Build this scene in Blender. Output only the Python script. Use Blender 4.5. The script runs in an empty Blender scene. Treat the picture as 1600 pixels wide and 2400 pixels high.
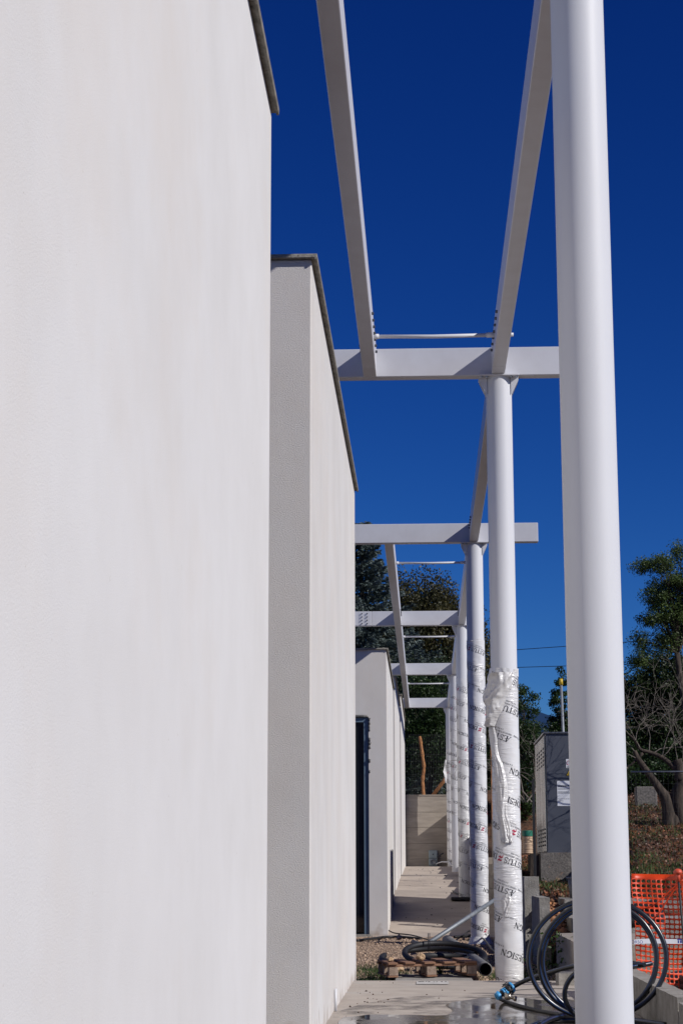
import bpy, bmesh, math, random
import numpy as np
from mathutils import Vector, Matrix, noise
R=math.radians
scene=bpy.context.scene
# ---------------------------------------------------------------- camera
F=4362.68; PIT=0.19068; YAW=0.0439; ROL=0.0018
cam=bpy.data.objects.new('camera',bpy.data.cameras.new('camera'))
scene.collection.objects.link(cam); scene.camera=cam
cam.matrix_world=Matrix.Translation((0,0,1))@(Matrix.Rotation(YAW,4,'Z')@Matrix.Rotation(math.pi/2+PIT,4,'X')@Matrix.Rotation(-ROL,4,'Z'))
cam.data.sensor_fit='VERTICAL'; cam.data.sensor_height=36; cam.data.lens=F/2400*36
cam.data.clip_start=0.05; cam.data.clip_end=6000
# ---------------------------------------------------------------- sky and sun
SUN=Vector((1,-.5,.74)).normalized()
w=bpy.data.worlds.new('World'); scene.world=w; w.use_nodes=True
nt=w.node_tree; bg=nt.nodes['Background']
sky=nt.nodes.new('ShaderNodeTexSky'); sky.sky_type='NISHITA'; sky.sun_disc=False
sky.sun_elevation=math.asin(SUN.z); sky.sun_rotation=math.atan2(SUN.x,SUN.y)
sky.altitude=900; sky.air_density=1.0; sky.dust_density=0.0; sky.ozone_density=3.2
# the air is very dry and the sky deep: contrast curve per channel on the sky's own colour
sep=nt.nodes.new('ShaderNodeSeparateColor'); com=nt.nodes.new('ShaderNodeCombineColor'); nt.links.new(sky.outputs[0],sep.inputs[0])
for i,(g,k) in enumerate(((2.3,1.0),(1.72,.85),(1.33,1.10))):
    a=nt.nodes.new('ShaderNodeMath'); a.operation='MULTIPLY'; a.inputs[1].default_value=.0767
    p=nt.nodes.new('ShaderNodeMath'); p.operation='POWER'; p.inputs[1].default_value=g
    q=nt.nodes.new('ShaderNodeMath'); q.operation='MULTIPLY'; q.inputs[1].default_value=k*10
    nt.links.new(sep.outputs[i],a.inputs[0]); nt.links.new(a.outputs[0],p.inputs[0]); nt.links.new(p.outputs[0],q.inputs[0]); nt.links.new(q.outputs[0],com.inputs[i])
nt.links.new(com.outputs[0],bg.inputs[0])
bg.inputs[1].default_value=0.1
sl=bpy.data.lights.new('sun','SUN'); sl.energy=4.4; sl.angle=R(.5); sl.color=(1,.965,.92)
so=bpy.data.objects.new('sun',sl); scene.collection.objects.link(so)
so.rotation_euler=SUN.to_track_quat('Z','Y').to_euler()
scene.view_settings.view_transform='Standard'; scene.view_settings.look='None'
scene.view_settings.exposure=0; scene.view_settings.gamma=1
scene.render.engine='CYCLES'; scene.render.resolution_x=682; scene.render.resolution_y=1024
# ---------------------------------------------------------------- projection helpers: pixel (1600x2400) + depth -> world
_ca,_sa,_cb,_sb=math.cos(YAW),math.sin(YAW),math.cos(PIT),math.sin(PIT)
def ray(px,py):
    u=(px-800)/F; v=(1200-py)/F
    c,s=math.cos(ROL),math.sin(ROL); u,v=u*c+v*s,-u*s+v*c
    f=_cb-v*_sb; z=_sb+v*_cb
    return Vector((u*_ca-f*_sa,u*_sa+f*_ca,z))
def at(px,py,Y):
    d=ray(px,py); k=Y/d.y; return Vector((d.x*k,Y,1+d.z*k))
def gnd(px,py,z=0.):
    d=ray(px,py); k=(z-1)/d.z; return Vector((d.x*k,d.y*k,z))
col=scene.collection
# ---------------------------------------------------------------- object helpers
def link(o,parent=None):
    col.objects.link(o)
    if parent is not None: o.parent=parent
    return o
def tag(o,label=None,cat=None,group=None,kind=None):
    if label: o['label']=label
    if cat: o['category']=cat
    if group: o['group']=group
    if kind: o['kind']=kind
    return o
def empty(name,loc=(0,0,0),label=None,cat=None,group=None):
    o=bpy.data.objects.new(name,None); link(o); o.location=loc; o.empty_display_size=.1
    return tag(o,label,cat,group)
class MB:
    """collects geometry in world space; build() links ONE mesh object"""
    def __init__(s): s.v=[];s.f=[];s.sm=[]
    def add(s,vs,fs,smooth=False):
        n=len(s.v); s.v+= [tuple(v) for v in vs]; s.f+=[tuple(i+n for i in f) for f in fs]; s.sm+=[smooth]*len(fs); return s
    def box(s,x0,x1,y0,y1,z0,z1,M=None):
        vs=[Vector((x,y,z)) for z in(z0,z1) for y in(y0,y1) for x in(x0,x1)]
        if M is not None: vs=[M@v for v in vs]
        return s.add(vs,[(0,2,3,1),(4,5,7,6),(0,1,5,4),(1,3,7,5),(3,2,6,7),(2,0,4,6)])
    def bbox(s,x0,x1,y0,y1,z0,z1,b=.006,M=None):
        """box with chamfered edges"""
        bm=bmesh.new(); bmesh.ops.create_cube(bm,size=1)
        bmesh.ops.scale(bm,vec=(x1-x0,y1-y0,z1-z0),verts=bm.verts); bmesh.ops.translate(bm,vec=((x0+x1)/2,(y0+y1)/2,(z0+z1)/2),verts=bm.verts)
        bmesh.ops.bevel(bm,geom=bm.edges[:],offset=b,segments=1,affect='EDGES')
        vs=[v.co.copy() for v in bm.verts]; bm.verts.index_update()
        if M is not None: vs=[M@v for v in vs]
        s.add(vs,[[v.index for v in f.verts] for f in bm.faces]); bm.free(); return s
    def tube(s,pts,r,n=12,cap=True,smooth=True,closed=False):
        pts=[Vector(p) for p in pts]; rs=r if isinstance(r,(list,tuple)) else [r]*len(pts)
        vs=[];up=None
        for i,p in enumerate(pts):
            a=pts[max(i-1,0)];b=pts[min(i+1,len(pts)-1)]; t=(b-a).normalized()
            if up is None:
                up=Vector((0,0,1)) if abs(t.z)<.9 else Vector((1,0,0))
            x=up.cross(t)
            if x.length<1e-5: x=Vector((1,0,0)).cross(t)
            x.normalize(); up=t.cross(x)
            for k in range(n):
                an=2*math.pi*k/n; vs.append(p+rs[i]*(x*math.cos(an)+up*math.sin(an)))
        fs=[]
        for i in range(len(pts)-1):
            for k in range(n):
                k2=(k+1)%n; fs.append((i*n+k,i*n+k2,(i+1)*n+k2,(i+1)*n+k))
        m=len(fs)
        s.add(vs,fs,smooth)
        if cap:
            o=len(s.v)-len(vs)
            s.f.append(tuple(o+k for k in range(n))[::-1]); s.f.append(tuple(o+(len(pts)-1)*n+k for k in range(n))); s.sm+=[False,False]
        return s
    def lathe(s,c,prof,n=24,axis=(0,0,1),smooth=True):
        ax=Vector(axis).normalized(); x=ax.orthogonal().normalized(); y=ax.cross(x); c=Vector(c)
        vs=[c+ax*h+r*(x*math.cos(2*math.pi*k/n)+y*math.sin(2*math.pi*k/n)) for r,h in prof for k in range(n)]
        fs=[(i*n+k,i*n+(k+1)%n,(i+1)*n+(k+1)%n,(i+1)*n+k) for i in range(len(prof)-1) for k in range(n)]
        return s.add(vs,fs,smooth)
    def prism(s,poly,d):
        n=len(poly); d=Vector(d); vs=[Vector(p) for p in poly]+[Vector(p)+d for p in poly]
        return s.add(vs,[tuple(range(n))[::-1],tuple(range(n,2*n))]+[(k,(k+1)%n,n+(k+1)%n,n+k) for k in range(n)])
    def build(s,name,mat,parent=None,recalc=True):
        me=bpy.data.meshes.new(name)
        off=parent_loc(parent); 
        me.from_pydata([(v[0]-off.x,v[1]-off.y,v[2]-off.z) for v in s.v],[],s.f)
        me.polygons.foreach_set('use_smooth',s.sm)
        if recalc:
            bm=bmesh.new(); bm.from_mesh(me); bmesh.ops.recalc_face_normals(bm,faces=bm.faces); bm.to_mesh(me); bm.free()
        me.materials.append(mat); me.update()
        o=bpy.data.objects.new(name,me); link(o,parent); return o
def parent_loc(p):
    v=Vector((0,0,0))
    while p is not None: v+=p.location; p=p.parent
    return v
def npmesh(name,V,Fq,mat,parent=None,smooth=False,uv=None):
    """fast mesh from numpy: V (n,3), Fq (m,k)"""
    off=parent_loc(parent); V=np.asarray(V,dtype=np.float32)-np.array(off,dtype=np.float32)
    me=bpy.data.meshes.new(name); m,k=Fq.shape
    me.vertices.add(len(V)); me.vertices.foreach_set('co',V.ravel())
    me.loops.add(m*k); me.loops.foreach_set('vertex_index',Fq.ravel().astype(np.int32))
    me.polygons.add(m); me.polygons.foreach_set('loop_start',np.arange(0,m*k,k,dtype=np.int32)); me.polygons.foreach_set('loop_total',np.full(m,k,dtype=np.int32))
    if smooth: me.polygons.foreach_set('use_smooth',np.ones(m,dtype=bool))
    me.update(); me.validate(); me.materials.append(mat)
    o=bpy.data.objects.new(name,me); link(o,parent); return o
# ---------------------------------------------------------------- materials
def new_mat(name):
    m=bpy.data.materials.new(name); m.use_nodes=True; return m,m.node_tree,m.node_tree.nodes['Principled BSDF']
def N(nt,t,**k):
    n=nt.nodes.new('ShaderNode'+t)
    for a,b in k.items():
        if a in n.inputs: n.inputs[a].default_value=b
        else: setattr(n,a,b)
    return n
def c4(c): return (c[0],c[1],c[2],1)
def mat(name,c1,c2=None,scale=8.,rough=.8,metal=0.,bump=0.,bscale=60.,stretch=(1,1,1),detail=6,spec=.5,coat=0,lo=.35,hi=.65,bdist=.02,island=0,extra=None):
    m,nt,p=new_mat(name); L=nt.links.new
    p.inputs['Roughness'].default_value=rough; p.inputs['Metallic'].default_value=metal; p.inputs['Specular IOR Level'].default_value=spec
    if coat: p.inputs['Coat Weight'].default_value=coat; p.inputs['Coat Roughness'].default_value=.1
    tc=N(nt,'TexCoord'); mp=N(nt,'Mapping'); mp.inputs['Scale'].default_value=stretch; L(tc.outputs['Object'],mp.inputs[0])
    if c2 is None: c2=tuple(x*.85 for x in c1)
    nz=N(nt,'TexNoise',Scale=scale,Detail=detail,Roughness=.6); L(mp.outputs[0],nz.inputs['Vector'])
    cr=N(nt,'ValToRGB'); cr.color_ramp.elements[0].position=lo; cr.color_ramp.elements[1].position=hi
    cr.color_ramp.elements[0].color=c4(c2); cr.color_ramp.elements[1].color=c4(c1)
    L(nz.outputs[0],cr.inputs[0]); out=cr.outputs[0]
    if island:
        g=N(nt,'NewGeometry'); mr=N(nt,'MapRange'); mr.inputs['To Min'].default_value=1-island; mr.inputs['To Max'].default_value=1+island
        L(g.outputs['Random Per Island'],mr.inputs[0]); vm=N(nt,'VectorMath',operation='SCALE'); L(out,vm.inputs[0]); L(mr.outputs[0],vm.inputs['Scale']); out=vm.outputs[0]
    if extra:   # list of (colour, scale, threshold, softness, stretch) spots layered over
        for (ec,es,th,sf,st) in extra:
            mp2=N(nt,'Mapping'); mp2.inputs['Scale'].default_value=st; mp2.inputs['Location'].default_value=(es,2*es,0); L(tc.outputs['Object'],mp2.inputs[0])
            n2=N(nt,'TexNoise',Scale=es,Detail=7,Roughness=.65); L(mp2.outputs[0],n2.inputs['Vector'])
            r2=N(nt,'MapRange'); r2.inputs['From Min'].default_value=th; r2.inputs['From Max'].default_value=th+sf; L(n2.outputs[0],r2.inputs[0])
            mx=N(nt,'Mix',data_type='RGBA'); L(r2.outputs[0],mx.inputs[0]); L(out,mx.inputs[6]); mx.inputs[7].default_value=c4(ec); out=mx.outputs[2]
    L(out,p.inputs['Base Color'])
    if bump:
        b=N(nt,'Bump'); b.inputs['Strength'].default_value=bump; b.inputs['Distance'].default_value=bdist
        n3=N(nt,'TexNoise',Scale=bscale,Detail=4,Roughness=.6); L(mp.outputs[0],n3.inputs['Vector']); L(n3.outputs[0],b.inputs['Height']); L(b.outputs[0],p.inputs['Normal'])
    return m
M={}
# white render: mottled, faint drip streaks, grain bump (coarser on faces turned to the camera comes from the same trowelled grain seen head-on)
def plaster_mat(name,c1,c2,grain,stain):
    m,nt,p=new_mat(name); L=nt.links.new
    tc=N(nt,'TexCoord'); p.inputs['Roughness'].default_value=.92; p.inputs['Specular IOR Level'].default_value=.2
    mp=N(nt,'Mapping'); mp.inputs['Scale'].default_value=(1,.45,.5); L(tc.outputs['Object'],mp.inputs[0])
    n1=N(nt,'TexNoise',Scale=3.2,Detail=7,Roughness=.62); L(mp.outputs[0],n1.inputs['Vector'])
    n2=N(nt,'TexNoise',Scale=.75,Detail=8,Roughness=.62); L(tc.outputs['Object'],n2.inputs['Vector'])
    ad=N(nt,'Math',operation='ADD'); L(n1.outputs[0],ad.inputs[0]); L(n2.outputs[0],ad.inputs[1])
    cr=N(nt,'ValToRGB'); e=cr.color_ramp.elements; e[0].position=.38; e[1].position=.62; e[0].color=c4(c2); e[1].color=c4(c1)
    hf=N(nt,'Math',operation='MULTIPLY'); hf.inputs[1].default_value=.5; L(ad.outputs[0],hf.inputs[0]); L(hf.outputs[0],cr.inputs[0])
    # pits and dirt specks
    vs=N(nt,'TexNoise',Scale=26.,Detail=3,Roughness=.7); L(tc.outputs['Object'],vs.inputs['Vector'])
    r=N(nt,'MapRange'); r.inputs['From Min'].default_value=.70; r.inputs['From Max'].default_value=.78; L(vs.outputs[0],r.inputs[0])
    mx=N(nt,'Mix',data_type='RGBA'); L(r.outputs[0],mx.inputs[0]); L(cr.outputs[0],mx.inputs[6]); mx.inputs[7].default_value=(.42,.39,.35,1)
    # broad faint warm weather stains
    n5=N(nt,'TexNoise',Scale=.9,Detail=6,Roughness=.65); mp5=N(nt,'Mapping'); mp5.inputs['Scale'].default_value=(1,.5,.6); mp5.inputs['Location'].default_value=(4,2,1); L(tc.outputs['Object'],mp5.inputs[0]); L(mp5.outputs[0],n5.inputs['Vector'])
    r5=N(nt,'MapRange'); r5.inputs['From Min'].default_value=.48; r5.inputs['From Max'].default_value=.75; r5.inputs['To Max'].default_value=.55; L(n5.outputs[0],r5.inputs[0])
    m5=N(nt,'Mix',data_type='RGBA'); L(r5.outputs[0],m5.inputs[0]); L(mx.outputs[2],m5.inputs[6]); m5.inputs[7].default_value=(.60,.545,.49,1); mx=m5
    # splash-stained foot of the wall (a ragged dirt band, real dirt)
    sx=N(nt,'SeparateXYZ'); L(tc.outputs['Object'],sx.inputs[0])
    n4=N(nt,'TexNoise',Scale=5.,Detail=5); L(tc.outputs['Object'],n4.inputs['Vector'])
    a=N(nt,'Math',operation='MULTIPLY_ADD'); a.inputs[1].default_value=.8; L(n4.outputs[0],a.inputs[0]); 
    ng=N(nt,'Math',operation='MULTIPLY'); ng.inputs[1].default_value=-1.; L(sx.outputs[2],ng.inputs[0]); L(ng.outputs[0],a.inputs[2])
    r4=N(nt,'MapRange'); r4.inputs['From Min'].default_value=.02; r4.inputs['From Max'].default_value=.26; r4.inputs['To Max'].default_value=stain; L(a.outputs[0],r4.inputs[0])
    m2=N(nt,'Mix',data_type='RGBA'); L(r4.outputs[0],m2.inputs[0]); L(mx.outputs[2],m2.inputs[6]); m2.inputs[7].default_value=(.31,.25,.20,1)
    L(m2.outputs[2],p.inputs['Base Color'])
    b=N(nt,'Bump'); b.inputs['Strength'].default_value=grain; b.inputs['Distance'].default_value=.006
    n3=N(nt,'TexNoise',Scale=150.,Detail=4,Roughness=.7); L(tc.outputs['Object'],n3.inputs['Vector']); L(n3.outputs[0],b.inputs['Height']); L(b.outputs[0],p.inputs['Normal'])
    return m
M['plaster']=plaster_mat('white_plaster',(.635,.620,.603),(.570,.550,.528),.62,.9)
M['plaster_near']=plaster_mat('smooth_white_plaster',(.655,.645,.636),(.605,.592,.578),.25,.0)
M['coping']=mat('coping_stone',(.30,.28,.24),(.15,.14,.12),scale=14,rough=.85,bump=.3,bscale=90,extra=[((.09,.08,.07),30,.6,.08,(1,1,1))])
M['steel']=mat('white_painted_steel',(.610,.618,.642),(.585,.592,.617),scale=3,spec=.35,rough=.5,bump=.05,bscale=30,stretch=(1,1,.3),bdist=.004)
M['beam']=mat('white_painted_beam',(.585,.59,.62),(.55,.55,.575),scale=4,rough=.42,bump=.03,bscale=20,bdist=.004)
M['bolt']=mat('zinc_bolt',(.45,.48,.52),(.25,.28,.32),scale=60,rough=.35,metal=.8)
M['darkbolt']=mat('dark_bolt',(.12,.13,.15),scale=60,rough=.4,metal=.7)
M['concrete']=mat('walkway_concrete',(.415,.365,.315),(.335,.292,.25),scale=3,rough=.85,bump=.25,bscale=45,extra=[((.22,.18,.15),60,.66,.05,(1,1,1)),((.39,.36,.325),1.1,.56,.1,(1,1,1))])
M['ramp']=mat('ramp_concrete',(.44,.375,.315),(.335,.28,.235),scale=1.6,rough=.9,bump=.25,bscale=40,extra=[((.2,.16,.13),22,.66,.05,(1,1,1))])
M['rawconcrete']=mat('raw_concrete',(.34,.32,.29),(.22,.205,.18),scale=7,rough=.92,bump=.5,bscale=55,extra=[((.10,.09,.08),40,.63,.06,(1,1,1))])
M['oldconcrete']=mat('mottled_old_concrete',(.24,.22,.20),(.075,.07,.066),scale=26,rough=.95,bump=.6,bscale=60,lo=.3,hi=.7,extra=[((.35,.14,.05),6,.62,.05,(1,1,1)),((.42,.28,.15),3,.6,.08,(1,1,1))])
M['boardconcrete']=mat('board_marked_concrete',(.35,.305,.255),(.25,.215,.18),scale=2.5,rough=.9,bump=.3,bscale=30,stretch=(.5,.5,3))
M['soil']=mat('slope_soil',(.13,.058,.028),(.042,.023,.013),scale=5,rough=1,bump=1,bscale=14,bdist=.08,extra=[((.05,.065,.02),1.1,.62,.08,(1,1,1)),((.20,.17,.14),2.2,.64,.06,(1,1,1))])
M['gravelbed']=mat('gravel_bed',(.40,.28,.195),(.20,.14,.09),scale=45,rough=1,bump=1,bscale=60,bdist=.03)
M['stone']=mat('gravel_stone',(.46,.34,.25),(.30,.205,.14),scale=9,rough=.95,island=.35)
M['wood']=mat('pallet_wood',(.30,.16,.095),(.17,.085,.05),scale=9,rough=.85,bump=.4,bscale=30,stretch=(.6,3,6))
M['woodgrey']=mat('pallet_end_grain',(.36,.27,.21),(.22,.16,.12),scale=20,rough=.9,bump=.4,bscale=60)
M['orangewood']=mat('fresh_wood_stake',(.50,.23,.09),(.32,.13,.045),scale=6,rough=.8,stretch=(4,4,.6),bump=.3,bscale=20)
M['galv']=mat('galvanised_tube',(.24,.26,.285),(.16,.18,.20),scale=14,rough=.55,metal=.3,extra=[((.2,.2,.2),20,.64,.05,(1,1,1))])
M['pvc']=mat('weathered_pipe',(.22,.215,.21),(.12,.12,.12),scale=10,rough=.6)
M['rust']=mat('rusty_pipe_inside',(.10,.05,.025),(.04,.02,.012),scale=14,rough=.9)
M['black']=mat('black_pe_pipe',(.014,.016,.020),(.010,.011,.013),scale=9,rough=.28,spec=.6)
M['blackmatt']=mat('black_rubber',(.018,.018,.02),(.01,.01,.012),scale=9,rough=.6)
M['bluestripe']=mat('blue_stripe',(.012,.045,.15),(.010,.035,.12),scale=9,rough=.35)
M['bluefit']=mat('blue_fitting',(.06,.32,.62),(.045,.24,.5),scale=20,rough=.4)
M['brass']=mat('nickel_tap',(.45,.40,.33),(.3,.26,.2),scale=30,rough=.3,metal=.9)
M['cabinet']=mat('grey_cabinet_paint',(.080,.087,.108),(.070,.076,.095),scale=2.5,rough=.35)
M['cabinetside']=mat('ribbed_metal',(.42,.40,.38),(.16,.15,.145),scale=6,rough=.22,metal=.85,stretch=(1,1,.12))
M['white']=mat('white_label',(.72,.74,.78),(.68,.70,.74),scale=9,rough=.5)
M['paperwhite']=mat('white_strip',(.52,.50,.47),(.40,.385,.36),scale=12,rough=.7)
M['ink']=mat('black_ink',(.02,.02,.025),(.03,.03,.035),scale=20,rough=.5)
M['red']=mat('red_print',(.42,.02,.06),(.33,.015,.05),scale=20,rough=.5)
M['blueink']=mat('blue_print',(.03,.05,.28),(.03,.05,.25),scale=20,rough=.5)
M['yellow']=mat('yellow_cap',(.62,.42,.03),(.5,.33,.02),scale=20,rough=.5)
M['green']=mat('green_cap',(.02,.19,.12),(.015,.14,.09),scale=20,rough=.5)
M['beige']=mat('beige_corrugated_pipe',(.50,.36,.24),(.38,.26,.17),scale=12,rough=.7)
M['greyplastic']=mat('grey_plastic_tub',(.22,.23,.24),(.14,.14,.15),scale=9,rough=.6)
M['orange']=mat('orange_net_plastic',(.64,.058,.010),(.54,.042,.007),scale=8,rough=.45,spec=.4)
M['frame']=mat('dark_blue_door_frame',(.13,.19,.25),(.11,.16,.21),scale=3,rough=.3)
M['foam']=mat('grey_sealant',(.16,.155,.15),(.07,.07,.07),scale=30,rough=.9)
M['boxgrey']=mat('blue_grey_junction_box',(.24,.29,.31),(.20,.25,.27),scale=5,rough=.5)
M['bark']=mat('bark',(.075,.055,.042),(.022,.017,.013),scale=16,rough=.95,bump=.8,bscale=30,stretch=(1,1,.3))
M['twig']=mat('pale_twig_bark',(.19,.165,.14),(.10,.085,.07),scale=16,rough=.9)
M['wire']=mat('wire_steel',(.07,.07,.075),(.05,.05,.05),scale=10,rough=.5,metal=.5)
M['cable']=mat('line_cable',(.03,.035,.05),(.025,.03,.04),scale=10,rough=.6)
M['hill']=mat('hazed_wooded_hill',(.022,.050,.115),(.018,.04,.095),scale=.01,rough=1,spec=0)  # blue of the distant air is mixed into the woodland colour
def leafmat(name,c1,c2,rough=.55,spec=.4,island=.45,tr=.25):
    m=mat(name,c1,c2,scale=.9,rough=rough,spec=spec,island=island,lo=.4,hi=.6)
    nt=m.node_tree; L=nt.links.new; p=nt.nodes['Principled BSDF']; out=nt.nodes['Material Output']
    t=N(nt,'BsdfTranslucent'); src=p.inputs['Base Color'].links[0].from_socket; L(src,t.inputs[0])
    mx=N(nt,'MixShader'); mx.inputs[0].default_value=tr; L(p.outputs[0],mx.inputs[1]); L(t.outputs[0],mx.inputs[2]); L(mx.outputs[0],out.inputs[0])
    return m
M['spruce']=leafmat('blue_spruce_needles',(.115,.150,.142),(.048,.070,.066),tr=.05)
M['oak']=leafmat('oak_leaves',(.075,.066,.022),(.034,.036,.012))
M['laurel']=leafmat('laurel_leaves',(.034,.064,.016),(.014,.032,.008),rough=.5,spec=.3)
M['darkleaf']=leafmat('dark_green_leaves',(.034,.058,.014),(.015,.028,.008))
M['robinia']=leafmat('robinia_leaves',(.080,.125,.028),(.042,.068,.016))
M['grass']=leafmat('grass_blades',(.065,.11,.022),(.035,.065,.014))
M['litter']=leafmat('dry_leaves',(.20,.078,.034),(.065,.026,.013),island=.6,tr=.1)
# glass of the door
def glassmat():
    m,nt,p=new_mat('dark_door_glass'); p.inputs['Base Color'].default_value=(.01,.012,.015,1); p.inputs['Roughness'].default_value=.04; p.inputs['Specular IOR Level'].default_value=.7; return m
M['glass']=glassmat()
# packing film: glossy milky white with tight slanting wrinkles
def filmmat(name,base,alpha=1):
    m,nt,p=new_mat(name); L=nt.links.new; tc=N(nt,'TexCoord')
    p.inputs['Roughness'].default_value=.22; p.inputs['Specular IOR Level'].default_value=.6
    mp=N(nt,'Mapping'); mp.inputs['Rotation'].default_value=(0,R(28),0); mp.inputs['Scale'].default_value=(5,5,34); L(tc.outputs['Object'],mp.inputs[0])
    n1=N(nt,'TexNoise',Scale=1.4,Detail=4,Roughness=.55); n1.inputs['Distortion'].default_value=.7; L(mp.outputs[0],n1.inputs['Vector'])
    n2=N(nt,'TexNoise',Scale=3.,Detail=2); L(tc.outputs['Object'],n2.inputs['Vector'])
    r=N(nt,'MapRange'); r.inputs['From Min'].default_value=.38; r.inputs['From Max'].default_value=.62; L(n2.outputs[0],r.inputs[0])
    mu=N(nt,'Math',operation='MULTIPLY'); L(n1.outputs[0],mu.inputs[0]); L(r.outputs[0],mu.inputs[1])
    b=N(nt,'Bump'); b.inputs['Strength'].default_value=.75; b.inputs['Distance'].default_value=.02; L(mu.outputs[0],b.inputs['Height']); L(b.outputs[0],p.inputs['Normal'])
    cr=N(nt,'ValToRGB'); e=cr.color_ramp.elements; e[0].position=.3; e[1].position=.7; e[0].color=c4(tuple(x*.93 for x in base)); e[1].color=c4(base)
    L(n1.outputs[0],cr.inputs[0]); L(cr.outputs[0],p.inputs['Base Color'])
    return m
M['film']=filmmat('printed_packing_film',(.675,.67,.668))
M['loosefilm']=filmmat('loose_packing_film',(.60,.59,.58))
# puddle
def watermat():
    m,nt,p=new_mat('puddle_water'); L=nt.links.new; tc=N(nt,'TexCoord')
    p.inputs['Specular IOR Level'].default_value=.5; p.inputs['IOR'].default_value=1.4
    mp=N(nt,'Mapping'); mp.inputs['Scale'].default_value=(2.2,.9,1); L(tc.outputs['Object'],mp.inputs[0])
    n=N(nt,'TexNoise',Scale=1.5,Detail=4,Roughness=.6); L(mp.outputs[0],n.inputs['Vector'])
    r=N(nt,'MapRange'); r.inputs['From Min'].default_value=.45; r.inputs['From Max'].default_value=.56; L(n.outputs[0],r.inputs[0])
    cr=N(nt,'ValToRGB'); e=cr.color_ramp.elements; e[0].color=(.13,.11,.09,1); e[1].color=(.07,.06,.05,1); L(r.outputs[0],cr.inputs[0]); L(cr.outputs[0],p.inputs['Base Color'])
    r2=N(nt,'MapRange'); r2.inputs['To Min'].default_value=.22; r2.inputs['To Max'].default_value=.03; L(r.outputs[0],r2.inputs[0]); L(r2.outputs[0],p.inputs['Roughness'])
    b=N(nt,'Bump'); b.inputs['Strength'].default_value=.12; b.inputs['Distance'].default_value=.004
    mp2=N(nt,'Mapping'); mp2.inputs['Scale'].default_value=(3,14,1); L(tc.outputs['Object'],mp2.inputs[0])
    n2=N(nt,'TexNoise',Scale=1.6,Detail=2); L(mp2.outputs[0],n2.inputs['Vector']); L(n2.outputs[0],b.inputs['Height']); L(b.outputs[0],p.inputs['Normal'])
    return m
M['water']=watermat()
def dampmat():
    m=mat('damp_concrete',(.16,.14,.12),(.13,.112,.095),scale=5,rough=.45); nt=m.node_tree; L=nt.links.new; p=nt.nodes['Principled BSDF']; out=nt.nodes['Material Output']
    tc=N(nt,'TexCoord'); n=N(nt,'TexNoise',Scale=2.6,Detail=7,Roughness=.7); L(tc.outputs['Object'],n.inputs['Vector'])
    r=N(nt,'MapRange'); r.inputs['From Min'].default_value=.46; r.inputs['From Max'].default_value=.72; L(n.outputs[0],r.inputs[0])
    t=N(nt,'BsdfTransparent'); mx=N(nt,'MixShader'); L(r.outputs[0],mx.inputs[0]); L(t.outputs[0],mx.inputs[1]); L(p.outputs[0],mx.inputs[2]); L(mx.outputs[0],out.inputs[0]); return m
M['damp']=dampmat()
rng=np.random.default_rng(7); random.seed(7)
# ================================================================ SETTING
def interp(x,P): return float(np.interp(x,[p[0] for p in P],[p[1] for p in P]))
RP=[(0,-.08),(31.8,-.08),(33.5,-.02),(38.6,.42),(41,.60),(48.5,.87),(57.6,1.13),(59.5,1.15)]
def zr(y): return interp(y,RP)
HP=[(0,-.12),(17,-.12),(20,.05),(24,.60),(26,.95),(30,1.5),(40,2.45),(60,3.6),(100,5),(400,7),(3000,7)]
HL=[(0,-.12),(17,-.12),(20,.05),(24,.45),(26,.66),(33,.78),(36.5,.92),(42,1.15),(50,1.55),(59,1.9),(62,3.6),(100,5),(400,7),(3000,7)]
def terrain(x,y):
    left=zr(y)-.10 if y<59.35 else interp(y,[(59.35,3.1),(63,3.4),(100,5),(3000,7)])
    if y<31.8: left=-.13
    q_=min(max((x-y*.092)/.5,0),1)
    right=interp(y,HL)*(1-q_)+interp(y,HP)*q_+.05*noise.noise(Vector((x*.9,y*.9,0)))*(1 if y>20 else 0)+.05*noise.noise(Vector((x*3,y*3,4)))*(1 if y>22 else 0)
    b0=1.40 if y>23.4 else 1.75
    t=min(max((x-b0-.05)/.25,0),1)
    if y<23.3: t=min(max((x-1.85)/.5,0),1)
    if y>=59.35: t=1 if x>1.4 else 0; 
    return left*(1-t)+right*t
xs=np.unique(np.concatenate([[-600,-200,-80,-40,-20,-12,-8],np.arange(-5,1.3,.5),np.arange(1.3,6,.12),np.arange(6,16,.5),[18,22,30,45,80,200,600]]))
ys=np.unique(np.concatenate([[-100,-30,-10,0,6],np.arange(10,19,.5),np.arange(19,46,.22),np.arange(46,59.3,.6),[59.34,59.36],np.arange(60,80,1.),[85,95,120,200,400,900,3000]]))
V=np.array([(x,y,terrain(x,y)) for y in ys for x in xs]); nx=len(xs)
Fq=np.array([(j*nx+i,j*nx+i+1,(j+1)*nx+i+1,(j+1)*nx+i) for j in range(len(ys)-1) for i in range(nx-1)])
tag(npmesh('terrain',V,Fq,M['soil'],smooth=True),kind='structure')
# far hill
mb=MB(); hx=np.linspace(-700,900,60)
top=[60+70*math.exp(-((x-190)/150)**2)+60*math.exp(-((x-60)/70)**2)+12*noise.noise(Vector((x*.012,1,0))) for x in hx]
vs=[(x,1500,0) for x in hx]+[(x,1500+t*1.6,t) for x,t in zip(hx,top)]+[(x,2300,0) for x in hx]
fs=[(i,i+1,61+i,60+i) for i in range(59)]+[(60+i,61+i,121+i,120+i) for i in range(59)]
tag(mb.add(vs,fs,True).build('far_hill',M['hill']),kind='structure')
# front walkway slab in two pours
mb=MB(); mb.bbox(-.95,1.49,9.2,13.62,-.11,0,.004); mb.bbox(-.95,1.49,13.632,17.86,-.11,0,.006)
tag(mb.build('walkway_slab',M['concrete']),kind='structure')
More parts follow.
